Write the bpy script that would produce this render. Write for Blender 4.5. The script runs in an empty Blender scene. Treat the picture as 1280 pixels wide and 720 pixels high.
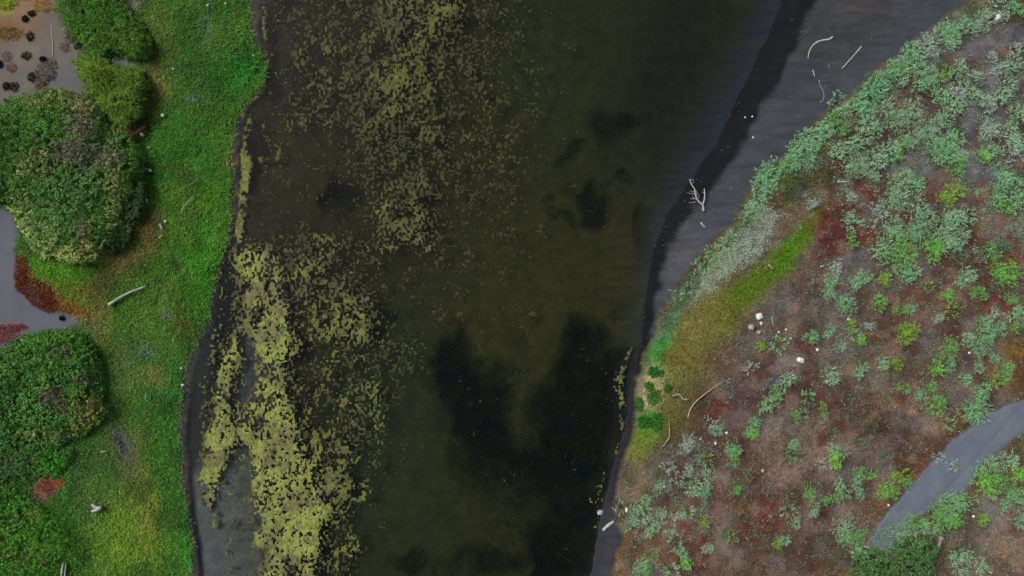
import bpy, math, random
import numpy as np
from mathutils import Vector, Matrix, noise as mnoise

random.seed(7)
RNG = np.random.default_rng(11)
SC = bpy.context.scene
COL = SC.collection
S = 0.06            # metres of ground per unit of the site plan
H = 51.5            # drone altitude above the water, metres

# ------------------------------------------------------------------ camera, sky, sun, exposure
cam_d = bpy.data.cameras.new("drone_camera")
cam = bpy.data.objects.new("drone_camera", cam_d)
COL.objects.link(cam)
cam.location = (0, 0, H)
cam.rotation_euler = (0, 0, 0)
cam_d.sensor_width = 36
cam_d.lens = 36 * H / (1280 * S)
cam_d.clip_end = 2000
SC.camera = cam

SUN_DIR = Vector((-0.74, 0.44, 0.78)).normalized()
elev = math.asin(SUN_DIR.z)
azim = math.atan2(SUN_DIR.x, SUN_DIR.y)
world = bpy.data.worlds.new("World")
SC.world = world
world.use_nodes = True
wn = world.node_tree
sky = wn.nodes.new("ShaderNodeTexSky")
sky.sky_type = 'NISHITA'
sky.sun_disc = False
sky.sun_elevation = elev
sky.sun_rotation = azim
sky.dust_density = 5.0
sky.air_density = 0.9
sky.ozone_density = 1.0
wn.links.new(sky.outputs[0], wn.nodes["Background"].inputs[0])
wn.nodes["Background"].inputs[1].default_value = 0.075
sd = bpy.data.lights.new("sun", 'SUN')
sd.energy = 1.5
sd.angle = math.radians(24)
sd.color = (1.0, 0.985, 0.92)
sun = bpy.data.objects.new("sun", sd)
COL.objects.link(sun)
sun.rotation_euler = SUN_DIR.to_track_quat('Z', 'Y').to_euler()
SC.view_settings.view_transform = 'Standard'
SC.view_settings.look = 'None'
SC.view_settings.gamma = 1
SC.view_settings.exposure = 0.58
try:
    SC.cycles.max_bounces = 6
    SC.cycles.transparent_max_bounces = 12
except Exception:
    pass

# ------------------------------------------------------------------ helpers
def lin(c):
    c = np.asarray(c, float) / 255.0
    return np.where(c <= 0.04045, c / 12.92, ((c + 0.055) / 1.055) ** 2.4)

def sstep(a, b, x):
    t = np.clip((x - a) / (b - a), 0, 1)
    return t * t * (3 - 2 * t)

_TAB = np.random.default_rng(5).random((64, 256, 256)).astype(np.float32)[:12]
def vnoise(x, y, seed=0):
    t = _TAB[seed % 12]
    xi = np.floor(x).astype(int); yi = np.floor(y).astype(int)
    fx = x - xi; fy = y - yi
    fx = fx * fx * fx * (fx * (fx * 6 - 15) + 10); fy = fy * fy * fy * (fy * (fy * 6 - 15) + 10)
    x0 = xi % 256; x1 = (xi + 1) % 256; y0 = yi % 256; y1 = (yi + 1) % 256
    return (t[x0, y0] * (1 - fx) + t[x1, y0] * fx) * (1 - fy) + (t[x0, y1] * (1 - fx) + t[x1, y1] * fx) * fy

def fbm(x, y, sc, octv=4, seed=0, gain=0.5):
    x = np.asarray(x, float) / sc; y = np.asarray(y, float) / sc
    s = 0; a = 1; n = 0
    for i in range(octv):
        s = s + a * vnoise(x * 2 ** i + 17.3 * i, y * 2 ** i + 9.1 * i, seed + i); n += a; a *= gain
    return s / n

def poly_sd(X, Y, pts):
    p = np.asarray(pts, np.float32); X = X.astype(np.float32); Y = Y.astype(np.float32)
    d = np.full(X.shape, 1e12, np.float32); ins = np.zeros(X.shape, bool)
    for i in range(len(p)):
        ax, ay = p[i]; bx, by = p[(i + 1) % len(p)]
        ex, ey = bx - ax, by - ay
        L = ex * ex + ey * ey + 1e-9
        t = np.clip(((X - ax) * ex + (Y - ay) * ey) / L, 0, 1)
        d = np.minimum(d, (X - ax - t * ex) ** 2 + (Y - ay - t * ey) ** 2)
        if ay != by:
            ins ^= ((ay > Y) != (by > Y)) & (X < (bx - ax) * (Y - ay) / (by - ay) + ax)
    d = np.sqrt(d)
    return np.where(ins, -d, d)

# site plan grid
GX0, GY0, GST = -140.0, -120.0, 2.0
GNX, GNY = 781, 481
_gx = GX0 + GST * np.arange(GNX); _gy = GY0 + GST * np.arange(GNY)
PX, PY = np.meshgrid(_gx, _gy)          # [row=y, col=x]
WX = PX + 14 * (fbm(PX, PY, 26, 4, 1) - .5)
WY = PY + 14 * (fbm(PX, PY, 26, 4, 5) - .5)
WX2 = PX + 4 * (fbm(PX, PY, 12, 3, 1) - .5)
WY2 = PY + 4 * (fbm(PX, PY, 12, 3, 5) - .5)

def samp(m, px, py):
    u = np.clip((np.asarray(px, float) - GX0) / GST, 0, GNX - 1.001)
    v = np.clip((np.asarray(py, float) - GY0) / GST, 0, GNY - 1.001)
    i = u.astype(int); j = v.astype(int); fu = u - i; fv = v - j
    if m.ndim == 3:
        fu = fu[..., None]; fv = fv[..., None]
    return (m[j, i] * (1 - fu) + m[j, i + 1] * fu) * (1 - fv) + (m[j + 1, i] * (1 - fu) + m[j + 1, i + 1] * fu) * fv

def wpoly(pts, feather=8, fine=False):
    d = poly_sd(WX2 if fine else WX, WY2 if fine else WY, pts)
    return 1 - sstep(-feather / 2, feather / 2, d)

WX3 = WX + 44 * (fbm(PX, PY, 46, 3, 2) - .5)
WY3 = WY + 44 * (fbm(PX, PY, 46, 3, 6) - .5)
def wblob(cx, cy, rx, ry=None, ang=0, soft=0.6, rough=False):
    ry = ry or rx
    a = math.radians(ang); c, s = math.cos(a), math.sin(a)
    dx = (WX3 if rough else WX) - cx; dy = (WY3 if rough else WY) - cy
    u = (dx * c + dy * s) / rx; v = (-dx * s + dy * c) / ry
    return 1 - sstep(1 - soft, 1 + soft * .6, np.sqrt(u * u + v * v))

def paint(M, w, c, k=1.0):
    w = (w * k)[..., None]
    M[:] = M * (1 - w) + lin(c) * w

# ------------------------------------------------------------------ plan: shore lines
L_EDGE = [(328, -9000), (326, -60), (327, 0), (327, 40), (330, 60), (337, 85), (334, 110), (314, 135), (303, 160), (300, 190), (297, 230), (297, 262),
          (289, 300), (279, 330), (270, 370), (266, 410), (253, 440), (245, 470), (240, 500), (237, 540), (240, 600), (244, 640), (250, 680), (254, 720), (258, 800), (260, 9000)]
R_EDGE = [(1080, -9000), (1010, -90), (976, 0), (965, 30), (946, 70), (927, 110), (908, 150), (893, 180), (874, 208), (850, 242), (833, 268), (820, 300), (811, 340),
          (806, 370), (803, 400), (800, 430), (796, 450), (789, 480), (784, 510), (780, 540), (771, 570), (762, 600), (754, 630), (747, 660), (744, 690), (738, 720), (730, 800), (700, 9000)]
V_EDGE = [(1300, -100), (1215, 0), (1180, 25), (1145, 50), (1122, 70), (1095, 90), (1072, 112), (1040, 135), (1013, 160), (988, 190), (962, 210), (945, 225), (935, 250), (920, 270),
          (900, 295), (880, 315), (862, 335), (845, 360), (830, 380), (820, 405), (812, 430), (805, 450), (797, 480), (793, 520), (789, 550), (776, 600), (768, 640), (776, 670), (771, 700), (768, 720), (765, 850)]
LAND_L = [(-9000, -9000)] + L_EDGE + [(-9000, 9000)]
LAND_R = [(9000, -9000)] + R_EDGE + [(9000, 9000)]
GRASS_L = [(-9000, -9000), (310, -9000), (312, 0), (316, 50), (330, 72), (333, 95), (322, 115), (300, 138), (294, 165), (289, 190), (291, 220), (292, 260), (287, 290), (276, 330), (264, 370), (261, 400),
           (246, 430), (234, 455), (227, 490), (224, 530), (227, 600), (236, 640), (241, 680), (238, 720), (236, 9000), (-9000, 9000)]

SAND_UL = [(-150, 20), (20, 8), (45, -10), (70, -40), (110, -40), (80, 5), (74, 22), (82, 50), (97, 60), (104, 78), (96, 90), (108, 112), (120, 122), (60, 118), (20, 124), (-10, 140), (-150, 150)]
SAND_L = [(-150, 255), (0, 258), (18, 268), (24, 300), (20, 318), (28, 345), (45, 368), (66, 388), (100, 398), (84, 410), (62, 412), (40, 420), (0, 440), (-150, 450)]
PATH = [(1088, 678), (1098, 655), (1112, 638), (1138, 608), (1160, 582), (1195, 547), (1238, 516), (1285, 498), (1440, 450), (1440, 500), (1290, 535), (1262, 552), (1232, 575), (1218, 600), (1200, 616), (1168, 632), (1136, 655), (1112, 688), (1098, 700)]
OLIVE = [(1038, 258), (1015, 305), (965, 365), (905, 438), (872, 500), (848, 552), (800, 585), (785, 575), (800, 480), (815, 432), (838, 395), (872, 372), (920, 345), (958, 318), (1000, 280)]

SDL = poly_sd(WX2, WY2, LAND_L); SDR = poly_sd(WX2, WY2, LAND_R)
wGL = wpoly(GRASS_L, 5, True)
wSandUL = wpoly(SAND_UL, 9); wSandL = wpoly(SAND_L, 7)
wSand = np.maximum(wSandUL, wSandL)
VEG_R = V_EDGE + [(1500, 9000), (9000, 9000), (9000, -9000), (1300, -9000)]
wVR = wpoly(VEG_R, 9)
wPath = wpoly(PATH, 5, True)
wOlive = wpoly(OLIVE, 30)

# ------------------------------------------------------------------ plan: heights
def height(dl, dr, px, py):
    """dl, dr: plan distance outside each bank's land (negative on land)"""
    ml = -dl * S; mr = -dr * S
    hl = 0.34 * (1 - np.exp(-np.clip(ml, 0, None) / 0.45))
    hr = 0.62 * (1 - np.exp(-np.clip(mr, 0, None) / 5.0))
    bed = -1.15 * (1 - np.exp(np.clip(ml, -99, 0) / 4.5)) * (1 - np.exp(np.clip(mr, -99, 0) / 2.2)) - 0.015
    return np.where(ml > 0, hl, np.where(mr > 0, hr, bed))

DARK = [(430, 252, 18, 20, 0, .9), (322, 185, 14, 46, 6, .95), (350, 70, 16, 60, 0, .8), (765, 160, 26, 28, 30, .6), (745, 256, 22, 24, 0, .85), (708, 272, 18, 12, 0, .5), (710, 200, 12, 18, 0, .4), (786, 236, 10, 7, 0, .4),
        (470, 405, 20, 20, 0, .6), (375, 445, 22, 18, 0, .5), (330, 190, 24, 60, 8, .7), (345, 60, 26, 75, 0, .55), (390, 110, 40, 60, 0, .3),
        (570, 455, 22, 34, 0, .9), (595, 480, 46, 32, 15, .75), (590, 520, 40, 40, 0, .75), (615, 580, 55, 45, 30, .85), (680, 600, 70, 55, 0, .95), (735, 440, 30, 36, 0, .8), (765, 470, 45, 38, 0, .9),
        (720, 520, 60, 50, 0, 1.0), (740, 590, 55, 60, 0, 1.0), (700, 680, 50, 60, 0, .95), (735, 660, 40, 70, 0, 1), (620, 705, 60, 22, 0, .7), (520, 700, 30, 18, 0, .6),
        (765, 385, 12, 12, 0, .3), (805, 300, 12, 40, 10, .4), (640, 650, 40, 40, 0, .35), (650, 440, 12, 14, 0, .25), (780, 520, 20, 60, 0, .9), (755, 620, 18, 60, 5, .9)]
LIGHTB = [(560, 640, 70, 60, 0, .9), (600, 655, 60, 35, 20, .5), (650, 630, 26, 20, 0, .5), (620, 400, 90, 120, 0, .5)]
wDark = np.zeros(PX.shape)
for b in DARK:
    wDark = np.maximum(wDark, wblob(*b[:5], soft=.8, rough=True) * b[5])
POOL = [(712, 400), (742, 410), (750, 440), (792, 436), (786, 490), (778, 545), (758, 620), (746, 730), (660, 735), (690, 660), (650, 600), (600, 575), (565, 540), (548, 480), (552, 430), (575, 425), (600, 470), (640, 480), (648, 560), (676, 560), (690, 500), (700, 450)]
_d = poly_sd(WX3 * .6 + PX * .4, WY3 * .6 + PY * .4, POOL)
wDark = np.maximum(wDark * .9, (1 - sstep(-18, 16, _d)) * (.78 + .3 * fbm(PX, PY, 28, 3, 3)))
wDark = np.clip(wDark, 0, 1)
for b in LIGHTB[:3]:
    wDark = wDark * (1 - .3 * wblob(*b[:5], soft=.8) * b[5])
HM = height(SDL, SDR, PX, PY)
HM = np.where(HM < -0.02, HM - .9 * wDark * np.clip(-HM * 2, 0, 1), HM)
n1 = fbm(PX, PY, 40, 4, 3) - .5
landw = np.clip(HM * 8, 0, 1)
HM = HM + landw * .22 * n1 * (1 - .6 * np.maximum(wPath, wSand)) + (1 - landw) * .25 * n1 * np.clip(-HM, 0, 1)
# wheel ruts along the sandy track
_t = ((PX - 1090) * 150 + (PY - 670) * -130) / 198.5
_u = ((PX - 1090) * 130 + (PY - 670) * 150) / 198.5
RUT = np.exp(-((_u - 8 - 9 * np.sin(_t / 60)) / 2.4) ** 2) + np.exp(-((_u - 30 - 9 * np.sin(_t / 60)) / 2.4) ** 2)
HM = HM - wPath * .025 * RUT

def wxy(px, py, z=0.0):
    k = (1 - np.asarray(z) / H)
    return (np.asarray(px) - 640) * S * k, (360 - np.asarray(py)) * S * k

def gpt(px, py, up=0.0):
    z = float(samp(HM, px, py)) + up
    x, y = wxy(px, py, z)
    return Vector((float(x), float(y), z))

# ------------------------------------------------------------------ plan: ground colours (what the soil and its plants are)
C = np.zeros(PX.shape + (3,)); C[:] = lin((60, 60, 36))
nC = fbm(PX, PY, 9, 3, 8); nA = fbm(PX, PY, 60, 4, 2); nB = fbm(PX, PY, 18, 3, 7)
# river bed silt
bedmix = sstep(.35, .65, nA)
paint(C, bedmix, (64, 66, 38), .6)
paint(C, wblob(650, 380, 140, 460, 0, .8), (76, 79, 41), .9)
paint(C, wblob(720, 60, 120, 150, 0, .8), (62, 72, 46), .7)
paint(C, wblob(840, 90, 60, 160, 20, .8), (40, 50, 46), .8)
paint(C, wblob(480, 600, 90, 220, 0, .8), (66, 80, 50), .85)
paint(C, 1 - sstep(250, 330, PX) + 0 * PX, (64, 66, 70), .8)
paint(C, wpoly([(265, 560), (330, 560), (335, 640), (345, 760), (240, 760), (235, 600)], 30), (122, 130, 128), .9)
paint(C, wpoly([(300, 420), (345, 410), (350, 520), (300, 550)], 14), (104, 110, 116), .8)
paint(C, wpoly([(268, 320), (300, 320), (300, 420), (270, 480), (262, 480)], 12), (20, 26, 28), .8)
paint(C, wDark * (.8 + .4 * fbm(PX, PY, 9, 3, 4)), (15, 26, 24), .97)
# ----- left bank
wLand_L = 1 - sstep(-2, 3, SDL)
paint(C, wLand_L, (66, 62, 56))
G = [(52, 88, 24)]
paint(C, wGL, G[0])
P_L = [
    ('b', 255, 60, 60, 80, 0, (40, 84, 26), .8), ('b', 300, 90, 30, 30, 0, (30, 92, 22), .9), ('b', 230, 90, 30, 90, 0, (50, 84, 26), .7), ('b', 195, 60, 22, 60, 0, (70, 82, 34), .85), ('b', 192, 110, 18, 26, 0, (92, 82, 42), .8),
    ('b', 165, 150, 30, 20, 0, (74, 62, 34), .85), ('b', 148, 158, 16, 14, 0, (88, 66, 40), .8), ('b', 225, 200, 50, 60, 0, (46, 98, 24), .8), ('b', 235, 255, 36, 50, 0, (66, 98, 24), .8), ('b', 262, 290, 22, 60, 10, (58, 104, 20), .8),
    ('b', 250, 330, 26, 60, 8, (52, 108, 20), .8), ('b', 278, 300, 8, 60, 8, (60, 100, 26), .7),
    ('b', 165, 305, 32, 44, 30, (84, 72, 38), .9), ('b', 185, 278, 18, 26, 0, (76, 66, 34), .8), ('b', 125, 345, 34, 18, 0, (62, 62, 30), .8), ('b', 120, 370, 20, 24, 0, (58, 54, 30), .7), ('b', 122, 405, 14, 26, 0, (104, 98, 72), .7),
    ('b', 70, 340, 48, 22, 0, (66, 108, 20), .9), ('b', 95, 375, 30, 24, 0, (92, 92, 24), .8), ('b', 45, 372, 26, 24, 30, (100, 34, 26), .9), ('b', 28, 345, 12, 22, 0, (130, 44, 32), .8), ('b', 85, 388, 34, 10, 20, (108, 62, 26), .7),
    ('b', 130, 410, 16, 40, 0, (84, 92, 34), .7), ('b', 195, 400, 45, 60, 0, (60, 92, 24), .7), ('b', 232, 400, 22, 40, 0, (56, 70, 22), .8), ('b', 243, 365, 16, 40, 0, (38, 92, 16), .7),
    ('b', 180, 455, 50, 40, 0, (56, 84, 40), .8), ('b', 150, 470, 16, 50, 0, (70, 88, 42), .7), ('b', 200, 480, 30, 60, 0, (40, 92, 34), .7), ('b', 192, 470, 20, 14, 0, (90, 88, 40), .7),
    ('b', 215, 560, 18, 120, 0, (50, 97, 30), .75), ('b', 230, 690, 12, 60, 0, (48, 106, 28), .85), ('b', 150, 560, 30, 50, 0, (66, 82, 42), .8), ('b', 165, 600, 18, 60, 0, (90, 92, 54), .6), ('b', 152, 556, 9, 22, -8, (72, 70, 74), .9), ('b', 150, 550, 4, 7, 0, (34, 32, 40), .9),
    ('b', 160, 670, 45, 60, 0, (86, 112, 30), .85), ('b', 185, 640, 14, 60, 0, (104, 106, 40), .6), ('b', 125, 690, 20, 40, 0, (76, 106, 30), .7), ('b', 115, 610, 26, 50, 0, (52, 84, 36), .8), ('b', 88, 605, 16, 60, 15, (42, 66, 34), .8),
    ('b', 45, 630, 44, 60, 0, (46, 92, 24), .9), ('b', 30, 690, 46, 40, 0, (52, 96, 22), .9), ('b', 65, 580, 28, 18, 0, (46, 112, 20), .85), ('b', 20, 585, 40, 30, 0, (52, 84, 40), .9), ('b', 55, 611, 16, 20, 30, (112, 76, 70), .9), ('b', 68, 603, 10, 9, 0, (140, 66, 46), .9), ('b', 45, 640, 12, 10, 0, (92, 86, 26), .8),
    ('b', 258, 35, 3, 34, 0, (92, 96, 98), .6), ('b', 240, 80, 40, 2.5, 0, (30, 58, 20), .7), ('b', 222, 335, 3, 22, -32, (28, 44, 30), .8), ('b', 238, 125, 14, 5, 0, (84, 100, 96), .5),
    ('b', 205, 392, 8, 8, 0, (84, 92, 78), .7), ('b', 182, 440, 12, 10, 0, (60, 82, 74), .6), ('b', 225, 222, 40, 3, 0, (32, 70, 20), .6),
    ('b', 248, 560, 8, 10, 0, (40, 86, 28), .4), ('b', 288, 205, 8, 8, 0, (112, 96, 54), .7), ('b', 293, 270, 5, 12, 0, (120, 100, 46), .7),
    ('b', 110, 4, 20, 10, 0, (84, 78, 44), .6), ('b', 150, 6, 16, 8, 0, (112, 96, 78), .7),
]
def pop(op, M, wl=None):
    if op[0] == 'b':
        w = wblob(*op[1:6], soft=.6); c, k = op[6], op[7]
    else:
        w = wpoly(op[1], op[2]); c, k = op[3], op[4]
    if wl is not None:
        w = w * wl
        if wl is wVR and op[-2][0] > 1.5 * op[-2][1]:
            w = w * (.62 + .5 * sstep(.34, .62, nC))
    paint(M, np.clip(w, 0, 1), c, k)
for op in P_L:
    pop(op, C, wGL)
gl_n = fbm(PX, PY, 34, 4, 4)
paint(C, sstep(.56, .72, gl_n) * wGL, (34, 64, 18), .55)
paint(C, sstep(.58, .72, 1 - gl_n) * wGL, (80, 108, 36), .3)
paint(C, sstep(.58, .74, fbm(PX, PY, 14, 3, 9)) * wGL, (84, 84, 42), .2)
# bare mud strip beside the left shore
mudw = wLand_L * (1 - wGL)
paint(C, mudw, (82, 80, 74), .9)
paint(C, mudw * sstep(-8, -1, SDL) * sstep(420, 500, PY), (30, 28, 28), .7)
paint(C, mudw * sstep(.5, .62, nB) * (1 - sstep(300, 420, PY)), (108, 102, 62), .8)
# sands of the left bank
paint(C, wSandUL, (104, 99, 93)); paint(C, wSandL, (93, 97, 104))
paint(C, wblob(18, 30, 40, 26, 0), (122, 98, 70), .9); paint(C, wblob(25, 10, 30, 14, 0), (134, 112, 84), .8); paint(C, wblob(52, 8, 16, 12, 0), (138, 106, 62), .8); paint(C, wblob(8, 5, 16, 12, 0), (136, 146, 44), .95)
paint(C, wblob(5, 40, 20, 12, 0), (110, 86, 54), .8); paint(C, wblob(30, 65, 20, 20, 0), (118, 106, 92), .6)
paint(C, wblob(80, 100, 30, 16, 0), (92, 94, 100), .8)
paint(C, wblob(150, 79, 24, 7, 5), (104, 108, 106), .95)
paint(C, wblob(165, 5, 14, 8, 0), (116, 108, 100), .7)
paint(C, wblob(8, 415, 24, 12, -10), (122, 60, 62), .5)
# ----- right bank
beachw = (1 - sstep(-2, 2, SDR)) * (1 - wVR)
bed_r = (1 - .55 * sstep(190, 330, PY)) * sstep(0, 1, 1 - SDR / (62 - 26 * sstep(150, 330, PY))) * (SDR > -3)
paint(C, bed_r * sstep(-80, 0, 470 - PY) , (50, 57, 70), .95)
paint(C, np.clip(beachw, 0, 1), (62, 67, 73))
paint(C, beachw * wblob(1040, 30, 70, 60, 0, .8), (58, 59, 60), .8)
paint(C, beachw * wblob(1085, 8, 40, 20, 0, .8), (66, 62, 62), .7)
paint(C, beachw * wblob(1000, 80, 40, 70, 30, .8), (54, 58, 62), .6)
paint(C, beachw * wblob(860, 330, 40, 60, 0, .8), (82, 80, 86), .6)
_bw = np.interp(PY, [-100, 100, 250, 340, 430], [40, 34, 23, 13, 7])
wetw = sstep(-_bw - 9, -_bw + 3, SDR + 12 * (nB - .5)) * beachw * (1 - sstep(430, 500, PY))
paint(C, np.clip(wetw, 0, 1), (19, 21, 24), .98)
wet2 = sstep(-16, -7, SDR + 6 * (nB - .5)) * beachw
paint(C, np.clip(wet2, 0, 1), (19, 21, 24), .95)
paint(C, beachw * sstep(580, 640, PY), (52, 55, 60), .85)
paint(C, beachw * sstep(470, 500, PY) * (1 - sstep(600, 640, PY)), (40, 38, 46), .8)
paint(C, wVR, (100, 82, 66))
wtop = wVR * sstep(330, 240, PY)
wBeltG = wblob(1000, 215, 80, 70, -40)
P_R = [
    ('p', [(1060, 130), (1290, 60), (1290, 330), (1200, 340), (1060, 260)], 60, (78, 72, 70), .8),
    ('p', [(1290, 330), (1220, 420), (1130, 440), (1060, 400), (1040, 300), (1150, 320)], 40, (92, 70, 58), .7),
    # leaf-green belt behind the beach
    ('p', [(1230, -60), (1180, 25), (1095, 95), (1013, 165), (962, 212), (900, 300), (850, 365), (880, 360), (940, 300), (985, 235), (1040, 175), (1110, 110), (1190, 60), (1290, 20), (1290, -60)], 18, (78, 104, 74), .9),
    ('b', 1000, 225, 55, 45, -40, (78, 88, 32), .95), ('b', 978, 218, 30, 34, -30, (56, 94, 24), .9), ('b', 1040, 165, 40, 36, -40, (82, 80, 44), .85), ('b', 1068, 130, 16, 9, -30, (60, 88, 20), .9), ('b', 1128, 88, 18, 8, -20, (92, 106, 24), .95), ('b', 1180, 70, 14, 10, -30, (76, 72, 26), .9),
    ('b', 1268, 18, 22, 12, 0, (88, 86, 30), .9), ('b', 1255, 5, 20, 8, 0, (54, 96, 44), .8),
    ('b', 925, 305, 46, 22, -50, (150, 158, 128), .97), ('b', 890, 345, 46, 20, -48, (164, 164, 116), .97), ('b', 950, 275, 24, 20, -50, (128, 118, 84), .8), ('b', 1015, 245, 26, 18, -40, (110, 100, 74), .8),
]
for op in P_R:
    pop(op, C, wVR + 0)
paint(C, wOlive * wVR, (104, 108, 56), .9)
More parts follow.
